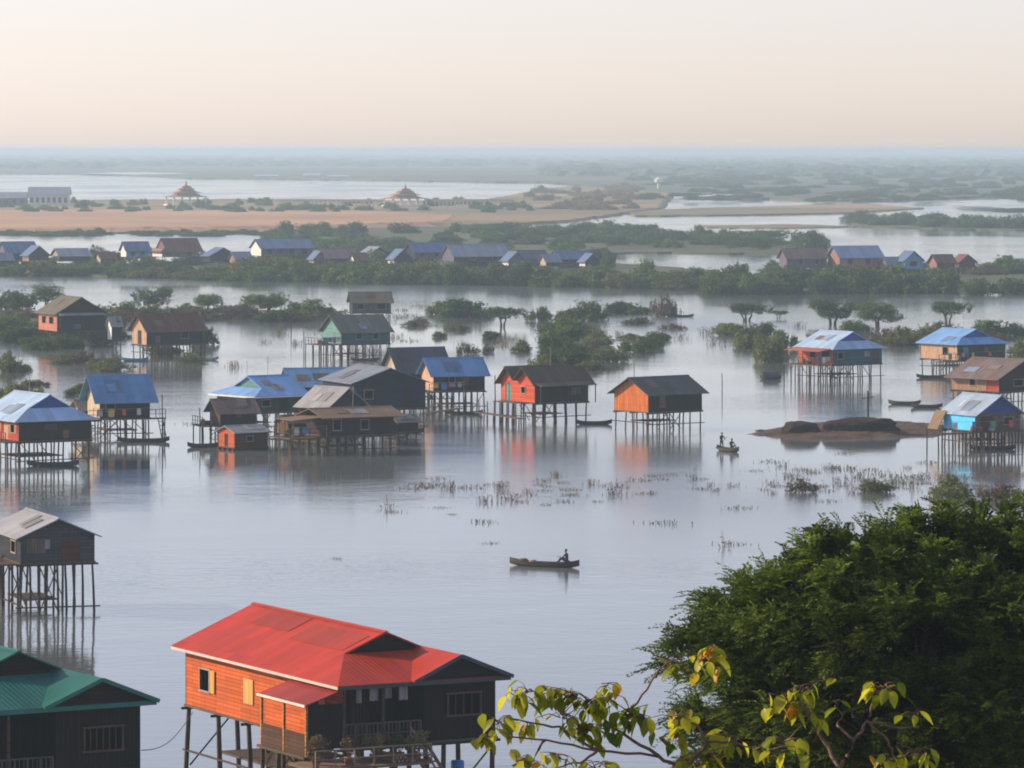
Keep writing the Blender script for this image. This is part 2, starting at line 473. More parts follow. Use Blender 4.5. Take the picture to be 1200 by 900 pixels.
# ================================================================== stilt houses
def wall_panel(mb, org, d, L, z0, z1, t, openings=()):
    """vertical wall of length L along the direction d from org, thickness t inwards, with real openings (u0,u1,za,zb)"""
    d = Vector(d); n = Vector((-d.y, d.x, 0)) * t
    def piece(u0, u1, a, b):
        if u1 - u0 < 1e-3 or b - a < 1e-3: return
        p = Vector(org) + d*u0; q = Vector(org) + d*u1
        mb.prism([(p.x, p.y, a), (q.x, q.y, a), (q.x, q.y, b), (p.x, p.y, b)], n)
    u = 0
    for (u0, u1, a, b) in sorted(openings):
        piece(u, u0, z0, z1); piece(u0, u1, z0, a); piece(u0, u1, b, z1); u = u1
    piece(u, L, z0, z1)

DARKWOOD = (.06, .042, .03); GREYWOOD = (.17, .145, .12)
M_post = wood((.10, .075, .055), True, .5, .4)
M_deck = wood((.15, .11, .08), False, .5, .14)
M_frame = plain((.30, .26, .21), .8)
M_dark = plain((.015, .014, .014), .9, name='dark_boarding')
M_cloth = {}

def roof_parts(root, rect, ze, zr, axis, mat, p0end='gable', p1end='gable', b=0, g=0, oh=(.5, .5), thick=.07, ridge_mat=None, gablet=None, off=(0, 0, 0), two=False, fascia=None, fascia_front=None):
    """rect = (x0,y0,x1,y1) of the walls; oh = overhang (along ridge, across). Returns the eave height"""
    x0, y0, x1, y1 = rect
    if axis == 'u':
        toL = lambda p, q, z: (q, p, z); p0, p1, q0, q1 = y0, y1, x0, x1
    else:
        toL = lambda p, q, z: (p, q, z); p0, p1, q0, q1 = x0, x1, y0, y1
    qs = [(q0, q1)]
    if two: qm = q0 + (q1-q0)*.54; qs = [(q0, qm), (qm, q1)]
    roof = MB(off); rmb = MB(off); gmb = MB(off); fmb = MB(off); gab2 = False
    for (qa, qb) in qs:
        qm = (qa+qb)/2; k = (zr - ze)/((qb-qa)/2)
        za = ze - k*oh[1]
        a, c = qa - oh[1], qb + oh[1]; s, e = p0 - oh[0], p1 + oh[0]
        if two and qa > q0: a = qa; 
        if two and qb < q1: c = qb
        zA = ze - k*(qa - a); zC = ze - k*(c - qb)
        def plane(qe, zl, gs):
            poly = []; 
            hi = lambda p: (p, qm, zr)
            poly.append((s, qe, zl)); poly.append((e, qe, zl))
            sgn = 1 if qe < qm else -1
            if p1end == 'dutch': poly += [(e-b, qe+sgn*g, zl+k*g), (e-b, qm, zr)]
            else: poly.append((e, qm, zr))
            if p0end == 'dutch': poly += [(s+b, qm, zr), (s+b, qe+sgn*g, zl+k*g)]
            else: poly.append((s, qm, zr))
            L = [toL(*p) for p in poly]; uv = [(p[0], p[1]) for p in poly]
            if (axis == 'v') != (sgn > 0): L = L[::-1]; uv = uv[::-1]
            roof.slab(L, thick, uv)
        plane(a, zA, 0); plane(c, zC, 0)
        for end, pe, sg in ((p0end, s, 1), (p1end, e, -1)):
            if end == 'dutch':
                poly = [(pe, a, zA), (pe, c, zC), (pe+sg*b, c-g, zC+k*g), (pe+sg*b, a+g, zA+k*g)]
                L = [toL(*p) for p in poly]; uv = [(p[1], p[0]) for p in poly]
                if (axis == 'u') == (sg < 0): L = L[::-1]; uv = uv[::-1]
                roof.slab(L, thick, uv)
                tri = [(pe+sg*(b+.25), a+g, zA+k*g-.02), (pe+sg*(b+.25), c-g, zC+k*g-.02), (pe+sg*(b+.25), qm, zr-.09)]
                gmb.prism([toL(*p) for p in tri], Vector(toL(sg*.06, 0, 0)) ); gab2 = True
        rs = s + (b if p0end == 'dutch' else 0) - .03; re = e - (b if p1end == 'dutch' else 0) + .03
        rmb.prism([toL(rs, qm-.16, zr-.16*k+.03), toL(rs, qm, zr+.05), toL(rs, qm+.16, zr-.16*k+.03), toL(rs, qm, zr+.015)], Vector(toL(re-rs, 0, 0)))
        if fascia is not None and qa == q0:
            A = toL(s+.02, a+.01, zA-.10); B = toL(e-.02, a+.01, zA-.10); fmb.beam(A, B, .045, .12)
            if p0end == 'dutch':
                fmb2 = MB(off); fmb2.beam(toL(s+.01, a+.05, zA-.10), toL(s+.01, c-.05, zC-.10), .045, .17); fmb2.build('front_fascia', fascia_front or fascia, root)
        zlow = zA
    roof.build('roof', mat, root)
    rmb.build('ridge_cap', ridge_mat or mat, root)
    if gab2: gmb.build('gable_panel', gablet or mat, root)
    if fascia is not None: fmb.build('fascia', fascia, root)
    return zlow

def window_part(root, off, org, d, u0, u1, za, zb, mat=None, shutter=None, bars=0, sides=None):
    """frame standing 3 cm proud of the wall with an open plank shutter beside it"""
    d = Vector(d); n = Vector((d.y, -d.x, 0)); f = MB(off)
    p = lambda u, z, o=.03: tuple(Vector(org) + d*u + n*o + Vector((0, 0, z)))
    w_ = .08
    f.beam(p(u0-w_, za), p(u1+w_, za), .07, w_); f.beam(p(u0-w_, zb), p(u1+w_, zb), .07, w_)
    f.beam(p(u0, za+.03), p(u0, zb-.03), w_, .06); f.beam(p(u1, za+.03), p(u1, zb-.03), w_, .06)
    for i in range(bars):
        u = u0 + (u1-u0)*(i+1)/(bars+1); f.beam(p(u, za, -.02), p(u, zb, -.02), .035, .035)
    fo = f.build('window', mat or M_frame, root)
    if shutter is not None:
        for side in (sides or (-1, 1)):
            s = MB(off); wd = (u1-u0)/2
            a = u0 - w_ - wd if side < 0 else u1 + w_
            q = Vector(org) + d*a; q2 = Vector(org) + d*(a+wd)
            nn = n*.035
            s.prism([(q.x+nn.x*2, q.y+nn.y*2, za), (q2.x+nn.x*2, q2.y+nn.y*2, za), (q2.x+nn.x*2, q2.y+nn.y*2, zb), (q.x+nn.x*2, q.y+nn.y*2, zb)], -nn*.8)
            so_ = s.build('shutter', shutter, root); so_.parent = fo
    return fo

def door_part(root, off, org, d, u0, u1, za, zb, mat):
    d = Vector(d); n = Vector((d.y, -d.x, 0)); m = MB(off)
    q = Vector(org) + d*u0 - n*.05; q2 = Vector(org) + d*u1 - n*.05
    m.prism([(q.x, q.y, za), (q2.x, q2.y, za), (q2.x, q2.y, zb), (q.x, q.y, zb)], -n*.04)
    do = m.build('door', mat, root)
    return do

def rail(mb, a, b, h=.85, n=4):
    a = Vector(a); b = Vector(b)
    for i in range(n+1):
        p = a.lerp(b, i/n); mb.beam(p, p + Vector((0, 0, h)), .06)
    mb.beam(a + Vector((0, 0, h)), b + Vector((0, 0, h)), .07, .05)
    mb.beam(a + Vector((0, 0, h*.5)), b + Vector((0, 0, h*.5)), .05, .04)

def house(name, label, cx, wy, r, th, axis, fy, ey, ry, side, front, roof, l=None, A=None, B=None, dutch=0, oh=(.45, .55),
          gable=None, gablet=None, stilts=(4, 3), group='stilt houses in the flood', cat='stilt house', zf=None, ze=None, zr=None,
          fwin=(), swin=(), fdoor=None, sdoor=None, doorm=None, fascia=None, fascia_front=None, patches=2, patch_mat=None, braces=7, shutter=None, two=False, deck=None, ladder=None, awning=None, p1dutch=False,
          seed=0, bottom=-1.7, post_r=.072, loc=None, s=None, g=None, b=None, far=False, bars=0, ridge_mat=None, skipfront=False, sides=None):
    rnd = random.Random(seed + int(cx*7 + wy))
    s = s or scale_at(wy); th = R(th)
    c = loc if loc is not None else G(cx, wy)
    if B is None: B = r/(s*math.cos(th))
    if A is None: A = l/(s*math.sin(th))
    if zf is None: zf = H - (fy - HY)/s
    if ze is None: ze = H - (ey - HY)/s
    if zr is None:
        Yr = c.y + B/2*math.sin(th) + (A/2*math.cos(th) if axis == 'v' else 0)
        zr = H - (ry - HY)*Yr/F
        zr = max(zr, ze + .25*(A if axis == 'v' else B)/2)
    rot = Matrix.Rotation(th, 3, 'Z')
    ctr = c + rot @ Vector((B/2, A/2, 0))
    root = empty(name, (ctr.x, ctr.y, 0), th); tag(root, label, cat, group)
    off = (-B/2, -A/2, 0); t = .07
    # ---- posts
    nx, ny = stilts
    if nx:
        pm = {}
        for i in range(nx):
            for j in range(ny):
                x = .12 + (B-.24)*i/max(1, nx-1); y = .12 + (A-.24)*j/max(1, ny-1)
                lx, ly = rnd.uniform(-.2, .2), rnd.uniform(-.2, .2)
                m = MB(off); m.tube([(x+lx, y+ly, bottom), (x+lx*.4, y, zf*.5), (x, y, zf-.12)], [post_r*1.15*rnd.uniform(.85, 1.15), post_r, post_r*.9], 6 if not far else 4)
                m.build('stilt', M_post, root)
        for k in range(braces):
            i = rnd.randrange(nx-1) if nx > 1 else 0
            x0 = .12 + (B-.24)*i/max(1, nx-1); x1 = .12 + (B-.24)*(i+1)/max(1, nx-1)
            y = (.12, A-.12, A/2)[k % 3] - .1
            z0, z1 = (.15, zf-.3) if k % 2 else (zf-.3, .15)
            m = MB(off); m.beam((x0, y, z0), (x1, y, z1), .06, .06); m.build('brace', M_post, root)
        if not far and zf > 1.2:
            zt = rnd.uniform(.35, .7); m = MB(off); m.beam((-.3, .02, zt), (B+.35, .02, zt+rnd.uniform(-.1, .1)), .08); m.build('tie_beam', M_post, root)
            m = MB(off); m.beam((.02, -.4, zt+.12), (.02, A+.3, zt+rnd.uniform(0, .2)), .08); m.build('tie_beam', M_post, root)
            m = MB(off); m.box((B*rnd.uniform(.1, .3), A*.35, zt+.14), (B*rnd.uniform(.6, .9), A*.9, zt+.22)); m.build('storage_platform', M_deck, root)
        if not far:
            m = MB(off)
            for j in range(ny):
                y = .12 + (A-.24)*j/max(1, ny-1); m.beam((-.25, y, zf-.17), (B+.25, y, zf-.17), .09, .12)
            m.build('floor_beam', M_post, root)
    m = MB(off); m.box((-.06, -.06, zf-.1), (B+.06, A+.06, zf-.005)); m.build('floor', M_deck, root)
    ze0 = ze; ze = ze - (.15 if dutch else 0)
    # ---- walls (front = y0, side = x0)
    fo = [(B*a, B*b_, zf + (ze-zf)*c_, zf + (ze-zf)*d_) for a, b_, c_, d_ in fwin]
    so_ = [(A*a, A*b_, zf + (ze-zf)*c_, zf + (ze-zf)*d_) for a, b_, c_, d_ in swin]
    fop = list(fo); sop = list(so_)
    if fdoor: fd = (B*fdoor[0], B*fdoor[1], zf+.02, zf + (ze-zf)*.82); fop.append(fd)
    if sdoor: sd = (A*sdoor[0], A*sdoor[1], zf+.02, zf + (ze-zf)*.82); sop.append(sd)
    # side wall runs from back to front so that its outside faces -x
    sflip = [(A-b_, A-a, c_, d_) for a, b_, c_, d_ in sop]
    if not skipfront:
        fm = MB(off); wall_panel(fm, (0, 0, 0), (1, 0, 0), B, zf, ze, t, fop)
        if axis == 'u' and not dutch and gable is None:
            fm.prism([(0, 0, ze), (B, 0, ze), (B/2, 0, zr-.06)], (0, t, 0))
        fm.build('front_wall', front, root)
    sm = MB(off); wall_panel(sm, (0, A-t, 0), (0, -1, 0), A-2*t, zf, ze, t, [(max(0, a-t), b_-t, c_, d_) for a, b_, c_, d_ in sflip])
    if axis == 'v' and gable is None and not dutch:
        if two:
            am = A*.54
            sm.prism([(0, 0, ze), (0, am, ze), (0, am/2, zr-.06)], (t, 0, 0)); sm.prism([(0, am, ze), (0, A, ze), (0, (A+am)/2, zr-.06)], (t, 0, 0))
        else: sm.prism([(0, 0, ze), (0, A, ze), (0, A/2, zr-.06)], (t, 0, 0))
    sm.build('side_wall', side, root)
    bmb = MB(off); wall_panel(bmb, (B, t, 0), (0, 1, 0), A-2*t, zf, ze, t); wall_panel(bmb, (B, A, 0), (-1, 0, 0), B, zf, ze, t)
    if axis == 'v' and not dutch: bmb.prism([(B-t, 0, ze), (B-t, A, ze), (B-t, A/2, zr-.06)], (t, 0, 0))
    if axis == 'u' and not p1dutch: bmb.prism([(0, A-t, ze), (B, A-t, ze), (B/2, A-t, zr-.06)], (0, t, 0))
    bmb.build('back_wall', front, root)
    if gable is not None and not dutch:
        gm = MB(off)
        if axis == 'u': gm.prism([(0, 0, ze+.002), (B, 0, ze+.002), (B/2, 0, zr-.06)], (0, t, 0))
        else: gm.prism([(0, 0, ze+.002), (0, A, ze+.002), (0, A/2, zr-.06)], (t, 0, 0))
        gm.build('gable', gable, root)
    # ---- openings
    for (a, b_, z0, z1) in fo: window_part(root, off, (0, 0, 0), (1, 0, 0), a, b_, z0, z1, shutter=shutter, bars=bars)
    for (a, b_, z0, z1) in so_: window_part(root, off, (0, A, 0), (0, -1, 0), A-b_, A-a, z0, z1, shutter=shutter, bars=bars, sides=sides)
    if fdoor: door_part(root, off, (0, 0, 0), (1, 0, 0), *fd, doorm or M_dark)
    if sdoor: door_part(root, off, (0, A, 0), (0, -1, 0), A-sd[1], A-sd[0], sd[2], sd[3], doorm or M_dark)
    ze = ze0
    if not far and not skipfront and B > 3.2:          # mended boards, an aerial
        for q in range(rnd.randint(1, 2)):
            u0 = B*rnd.uniform(.03, .8); u1 = min(B-.05, u0 + rnd.uniform(.5, 1.3)); z0 = zf + (ze-zf)*rnd.uniform(.05, .5); z1 = min(ze-.2, z0 + rnd.uniform(.5, 1.1))
            if any(o[0]-.15 < u1 and o[1]+.15 > u0 for o in fop): continue
            m = MB(off); m.box((u0, -.022-.004*q, z0), (u1, -.001, z1)); m.build('mended_boards', rnd.choice(MEND), root)
        if rnd.random() < .4:
            x, y = (B*rnd.uniform(.3, .7), A*.5) if axis == 'v' else (B*.5, A*rnd.uniform(.3, .7)); m = MB(off); m.beam((x, y, zr-.1), (x+.05, y, zr+1.9), .035)
            for q in range(4): m.beam((x-.35+.04*q, y, zr+1.3+.15*q), (x+.45-.04*q, y, zr+1.3+.15*q), .02)
            m.build('aerial', M_frame, root)
    # ---- roof
    kw = {}
    if dutch:
        W_ = (B if axis == 'u' else A)/2 + oh[1]
        g_ = g or W_*.5; b_ = b or g_*1.25
        kw = dict(p0end='dutch', b=b_, g=g_)
        if p1dutch: kw['p1end'] = 'dutch'
    zl = roof_parts(root, (0, 0, B, A), ze+.02, zr, axis, roof, gablet=gablet, off=off, oh=oh, two=two, fascia=fascia, fascia_front=fascia_front, ridge_mat=ridge_mat, **kw)
    if patches and not two and not far:
        hw = (B if axis == 'u' else A)/2; kk = (zr - ze)/hw; Lp = A if axis == 'u' else B
        for q in range(patches):
            tone = rnd.choice(PATCH); u0 = Lp*rnd.uniform(.22 if dutch else .02, .62); u1 = u0 + rnd.uniform(.84, 1.9); v0 = hw*rnd.uniform(.05, .45); v1 = min(hw*.93, v0 + rnd.uniform(.8, 1.5))
            u1 = min(u1, Lp*.96); up = .045 + .004*q; m = MB(off)
            zz = lambda v: ze + .02 + kk*v + up
            if axis == 'u': m.slab([(v0, u1, zz(v0)), (v0, u0, zz(v0)), (v1, u0, zz(v1)), (v1, u1, zz(v1))], .02, [(u1, v0), (u0, v0), (u0, v1), (u1, v1)])
            else: m.slab([(u0, v0, zz(v0)), (u1, v0, zz(v0)), (u1, v1, zz(v1)), (u0, v1, zz(v1))], .02, [(u0, v0), (u1, v0), (u1, v1), (u0, v1)])
            bc = tuple(roof['base']) if 'base' in roof else None; kq = rnd.choice((.62, .8, 1.3))
            m.build('roof_sheet', tin(tuple(min(.9, round(x*kq, 4)) for x in bc), .5, (.15, .08, .05), .55) if bc and rnd.random() < .75 else tone, root)
    info = dict(root=root, off=off, A=A, B=B, zf=zf, ze=ze, zr=zr, zl=zl, th=th, s=s, c=c)
    if deck: # platform beyond the walls: (x0,y0,x1,y1, posts x, posts y, rail)
        x0, y0, x1, y1, px_, py_, rl = deck
        m = MB(off); m.box((x0, y0, zf-.16), (x1, y1, zf-.06)); m.build('deck', M_deck, root)
        for i in range(px_):
            for j in range(py_):
                x = x0 + .1 + (x1-x0-.2)*i/max(1, px_-1); y = y0 + .1 + (y1-y0-.2)*j/max(1, py_-1)
                m = MB(off); m.tube([(x+rnd.uniform(-.1, .1), y, bottom), (x, y, zf-.165)], [.08, .065], 5); m.build('stilt', M_post, root)
        if rl:
            m = MB(off)
            if 'f' in rl: rail(m, (x0+.05, y0+.05, zf-.06), (x1-.05, y0+.05, zf-.06), n=max(3, int((x1-x0)/.9)))
            if 'l' in rl: rail(m, (x0+.05, y0+.05, zf-.06), (x0+.05, y1-.05, zf-.06), n=max(3, int((y1-y0)/.9)))
            m.build('railing', M_post, root)
    if ladder: # (x,y, dx,dy): foot offset
        x, y, dx, dy = ladder; m = MB(off)
        side_ = Vector((dy, -dx, 0)).normalized()*.28
        for q in (-1, 1): m.beam(Vector((x, y, zf-.03)) + side_*q, Vector((x+dx, y+dy, -1.5)) + side_*q, .06, .08)
        n = 9
        for i in range(1, n):
            p = Vector((x, y, zf)).lerp(Vector((x+dx, y+dy, -1.5)), i/n); m.beam(p - side_*1.05, p + side_*1.05, .05, .06)
        m.build('ladder', M_post, root)
    if awning: # lean-to over the front ('f') or side ('s'): (which, depth, drop, mat, u0, u1)
        wh, dp, drop, mt, u0, u1 = awning
        za = ze - .10; m = MB(off); pm = MB(off)
        if wh == 'f':
            m.slab([(u0, -dp, za-drop), (u1, -dp, za-drop), (u1, -.01, za), (u0, -.01, za)], .05, [(u0, 0), (u1, 0), (u1, dp), (u0, dp)])
            ps = [(u0+.12, -dp+.15), ((u0+u1)/2, -dp+.15), (u1-.12, -dp+.15)]
        else:
            m.slab([(-dp, u1, za-drop), (-dp, u0, za-drop), (-.01, u0, za), (-.01, u1, za)], .05, [(u1, 0), (u0, 0), (u0, dp), (u1, dp)])
            ps = [(-dp+.15, u0+.12), (-dp+.15, (u0+u1)/2), (-dp+.15, u1-.12)]
        m.build('awning', mt, root)
        for p in ps:
            q = MB(off); q.beam((p[0], p[1], zf-.1), (p[0], p[1], za-drop-.05), .08); q.build('awning_post', M_post, root)
    return info

# ---- colours (dark front-wall woods: own hue, tone lowered further to deepen shade)
BLUE_TIN = tin((.14, .30, .52), .12, (.28, .30, .34), .42)
PALE_TIN = tin((.40, .58, .80), .15, (.40, .42, .46), .38)
SKY_TIN = tin((.20, .42, .78), .10, (.36, .42, .5), .40)
GREY_TIN = tin((.34, .36, .38), .28, (.17, .10, .07), .45)
RUST_TIN = tin((.17, .085, .05), .5, (.09, .045, .03), .7)
BROWN_TIN = tin((.115, .085, .058), .35, (.075, .045, .03), .7)
OLIVE_TIN = tin((.135, .125, .085), .3, (.10, .07, .045), .65)
DARK_TIN = tin((.075, .075, .075), .3, (.10, .07, .05), .6)
RED_TIN = tin((.47, .032, .004), .4, (.25, .036, .020), .5, dirt=.35)
TEAL_TIN = tin((.012, .14, .115), .15, (.05, .15, .13), .5)
THATCH = thatch((.20, .145, .095))
NAVY = wood((.022, .032, .054), True, .3)
SLATE = wood((.034, .040, .058), False, .35)
ORANGE = wood((.62, .13, .03), False, .25)
RED_P = wood((.58, .085, .05), False, .2)
SALMON = wood((.60, .22, .14), False, .3)
PEACH = wood((.62, .40, .25), True, .3)
CREAM = wood((.58, .47, .33), True, .3)
TEALW = wood((.03, .14, .17), False, .3)
PTEAL = wood((.17, .37, .36), False, .3)
GREENW = wood((.035, .085, .06), True, .35)
OLIVEW = wood((.040, .034, .018), True, .35)
BROWNW = wood((.050, .031, .021), True, .4)
RBROWN = wood((.15, .065, .04), False, .4)
BRIGHTB = plain((.06, .50, .92), .6, .15, 1.2)
ROYAL = tin((.035, .10, .36), .05, (.05, .1, .3), .5)
WHITEW = plain((.70, .68, .64), .7, .12)
BLUEP = plain((.10, .25, .50), .7, .2)

MEND = [wood((.20, .15, .11), True, .5), wood((.10, .085, .075), False, .5), tin((.30, .31, .33), .5, (.18, .10, .06), .5), wood((.12, .17, .22), True, .4), wood((.24, .12, .07), False, .4)]
PATCH = [tin((.30, .31, .33), .5, (.18, .10, .06), .5), tin((.20, .15, .12), .6, (.11, .06, .04), .65), tin((.22, .32, .48), .4, (.3, .28, .26), .5), tin((.12, .12, .12), .5, (.1, .06, .04), .6)]
house('stilt_house', 'salmon sided stilt house under a brown roof among the shrubs, upper left of the village', 67, 407, 53, 26, 'u', 388, 366, 348, SALMON, NAVY, OLIVE_TIN, l=28,
      stilts=(5, 3), swin=[(.2, .42, .35, .75), (.6, .8, .35, .75)], fdoor=(.55, .68), gable=BROWNW, awning=('f', 1.2, .3, GREY_TIN, 0, 7.0))
house('stilt_house', 'stilt house with rust red roof, peach gable and blue panelled front behind moored boats', 172, 420, 62, 33, 'v', 404, 384, 367, PEACH, NAVY, RUST_TIN, l=20, oh=(.5, .7),
      stilts=(6, 3), fwin=[(.62, .75, .3, .75)], sdoor=(.35, .6), deck=(-1.2, -1.0, 8.4, 0, 6, 2, None))
bpan = None
house('stilt_house', 'dark boarded stilt house with deep blue roof and cream gable beside the pale hipped roof', 117, 514, 57, 20, 'v', 490, 465, 439, CREAM, NAVY, BLUE_TIN, l=20, oh=(.7, .75),
      stilts=(4, 3), fwin=[(.12, .3, .3, .72)], fdoor=(.62, .78), deck=(-1.5, -.9, 6.4, 0, 5, 2, 'f'), ladder=(5.8, -.9, .4, -1.0))
house('stilt_house', 'brown walled stilt house with pale blue hipped roof and blue gablet at the left edge', 22, 548, 80, 30, 'u', 517, 490, 463, RED_P, OLIVEW, PALE_TIN, A=8.5, dutch=1, gablet=ROYAL, g=1.9, b=1.5,
      stilts=(5, 4), braces=5, swin=[(.1, .2, .35, .75), (.5, .62, .35, .75)], sdoor=(.28, .4), doorm=PEACH, deck=(-1.4, -.2, 0, 8.3, 2, 4, 'l'), shutter=SALMON)
house('stilt_house', 'small grey stilt house with flat brown roof rising behind the teal house', 413, 392, 45, 8, 'v', 366, 353, 342, SLATE, wood((.11, .12, .15), True, .3), OLIVE_TIN, A=4.5, oh=(.4, .5),
      stilts=(4, 3), fwin=[(.12, .3, .25, .75), (.62, .86, .25, .8)])
house('stilt_house', 'teal walled stilt house with grey green roof and pale green gable', 400, 421, 56, 29, 'v', 403, 387, 369, PTEAL, TEALW, tin((.17, .18, .13), .3, (.12, .1, .07), .6), l=24, oh=(.45, .55),
      stilts=(7, 3), fwin=[(.3, .42, .3, .75), (.65, .77, .3, .75)], deck=(-3.2, -.3, 0, 4.5, 4, 3, 'fl'))
# the crowded cluster in the middle left
house('stilt_house', 'stilt house under the brightest light blue hipped roof, front left of the cluster', 300, 508, 53, 38, 'v', 483, 461, 440, TEALW, GREENW, SKY_TIN, l=50, dutch=1, gablet=PTEAL, g=1.6, b=1.9, oh=(.6, .7),
      stilts=(5, 4), fascia=WHITEW, fdoor=(.5, .65), fwin=[(.12, .3, .3, .7)])
house('stilt_house', 'long blue roofed stilt house wedged at the back of the cluster', 341, 488, 76, 12, 'v', 468, 450, 431, SLATE, NAVY, BLUE_TIN, A=5.5, oh=(.4, .6), stilts=(5, 3))
house('stilt_house', 'large slate coloured stilt house whose broad dark gable faces the open water', 414, 506, 84, 22, 'u', 479, 448, 431, SLATE, SLATE, tin((.20, .235, .29), .25, (.2, .17, .15), .45), A=9.0, oh=(.4, .4),
      stilts=(6, 4), braces=5, fwin=[(.15, .27, .35, .7)], fdoor=(.7, .82))
house('stilt_house', 'small stilt house with light grey tin roof in front of the broad dark gable', 385, 521, 42, 42, 'u', 498, 475, 454, BROWNW, SLATE, GREY_TIN, A=4.4, oh=(.4, .45), stilts=(4, 3))
hE = house('stilt_house', 'low open fronted stilt house with brown thatch roof and lattice of posts', 384, 532, 76, 30, 'v', 511, 487, 477, BROWNW, BROWNW, THATCH, A=4.2, oh=(.9, .8),
      stilts=(8, 3), braces=6, fwin=[(.08, .2, .25, .8), (.5, .62, .25, .75)], deck=(-4.2, -.6, 0, 3.8, 5, 3, 'fl'), awning=('s', 3.6, .25, THATCH, 0, 3.8))
house('stilt_house', 'small dark stilt house with sagging grey brown roof at the left end of the cluster', 258, 514, 40, 20, 'v', 498, 481, 467, RBROWN, BROWNW, tin((.16, .13, .115), .5, (.09, .06, .045), .7), A=3.6, oh=(.5, .6),
      stilts=(4, 3), deck=(-1.9, -.4, 0, 3.2, 3, 2, 'l'))
house('floating_hut', 'little orange sided floating hut with flat grey tin roof in front of the cluster', 275, 528, 37, 36, 'v', 524, 506, 498, ORANGE, RBROWN, GREY_TIN, l=21, oh=(.25, .35), stilts=(0, 0), cat='floating hut', group=None,
      sdoor=(.4, .62), fwin=[(.35, .55, .35, .7)], zf=.28)
house('stilt_house', 'stilt house with dark slate roof and cream gable behind the royal blue roof', 468, 474, 57, 28, 'v', 453, 431, 407, CREAM, NAVY, tin((.085, .095, .125), .25, (.11, .08, .06), .5), l=19, oh=(.5, .6), stilts=(5, 3))
house('stilt_house', 'narrow stilt house with royal blue roof standing right of the cluster', 508, 484, 60, 17, 'v', 458, 437, 419, PEACH, NAVY, tin((.11, .26, .52), .12, (.2, .25, .35), .42), A=4.6, oh=(.5, .6),
      stilts=(5, 3), fwin=[(.3, .42, .25, .8)], braces=4, deck=(-.8, -1.1, 3.4, 0, 4, 2, 'f'))
house('stilt_house', 'bright red stilt house with two small gables and a brown roof', 627, 497, 63, 35, 'v', 472, 447, 429, wood((.72, .12, .05), False, .15), OLIVEW, BROWN_TIN, l=40, two=True, oh=(.55, .5),
      stilts=(6, 4), braces=5, swin=[(.28, .4, .4, .72)], sdoor=(.7, .86), doorm=PTEAL, awning=('f', 1.3, .35, OLIVE_TIN, -.2, 6.9), deck=(-.9, 2.2, 0, 6.2, 2, 4, None))
h11 = house('stilt_house', 'stilt house with glowing orange gable and dark grey roof standing alone in open water', 760, 506, 65, 40, 'v', 483, 460, 441, wood((.74, .20, .04), True, .15), wood((.030, .030, .022), True, .3), tin((.10, .105, .095), .25, (.09, .07, .05), .55), l=39, oh=(.5, .55),
      stilts=(6, 3), braces=4, fascia=None)
house('stilt_house', 'teal stilt house with pale blue roof and red porch at its left end', 977, 448, 60, 35, 'u', 427, 407, 389, wood((.60, .10, .055), False, .3), TEALW, PALE_TIN, A=6.8, dutch=1, gablet=ROYAL, g=1.9, b=1.4, oh=(.5, .5),
      stilts=(6, 4), fwin=[(.08, .2, .3, .75)], fdoor=(.8, .92), doorm=RBROWN, awning=('s', 2.2, .35, tin((.40, .13, .06), .3, (.25, .1, .05), .6), 0, 6.8), deck=(-2.4, 0, 0, 6.8, 3, 4, 'l'), swin=[(.1, .35, .35, .85), (.5, .68, .35, .85)])
house('stilt_house', 'dark green stilt house with blue hipped roof and peach side at the right among shrubs', 1122, 438, 61, 35, 'u', 422, 402, 386, PEACH, GREENW, SKY_TIN, l=38, dutch=1, gablet=ROYAL, g=2.0, b=1.5, oh=(.5, .5),
      stilts=(6, 4), fdoor=(.12, .24), doorm=PTEAL, deck=(-3.6, -.7, 8.2, 0, 8, 2, 'f'), swin=[(.25, .4, .3, .8)])
house('stilt_house', 'stilt house with rusty grey roof, peach side and red door corner at the right edge', 1171, 476, 62, 42, 'u', 459, 441, 421, wood((.46, .27, .18), True, .45), BROWNW, tin((.20, .165, .155), .6, (.15, .08, .06), .6), A=7.0, oh=(.5, .8),
      stilts=(5, 4), sdoor=(.02, .27), doorm=RED_P, swin=[(.5, .62, .3, .75)], fwin=[(.3, .5, .3, .75)])
h15 = house('stilt_house', 'stilt house with bright turquoise blue side wall and silvery roof at the right edge', 1143, 528, 57, 30, 'u', 505, 485, 463, BRIGHTB, wood((.20, .13, .10), True, .4), tin((.36, .48, .62), .2, (.3, .25, .22), .4), l=32, gable=ROYAL, oh=(.55, .25),
      stilts=(7, 4), braces=4, fdoor=(.12, .38), doorm=RBROWN, fwin=[(.62, .82, .3, .75)], deck=(-4.4, -.8, 5.4, 0, 9, 2, None))
h16 = house('stilt_house', 'weathered grey stilt house on tall crooked stilts at the left edge', 24, 720, 84, 20, 'u', 660, 628, 607, SLATE, wood((.10, .095, .10), False, .45, .2), GREY_TIN, A=7.5, oh=(.4, .35),
      stilts=(5, 4), braces=7, fdoor=(.55, .8), doorm=RBROWN, swin=[(.15, .3, .3, .75)], deck=(-2.4, .2, 0, 6.8, 3, 4, None))

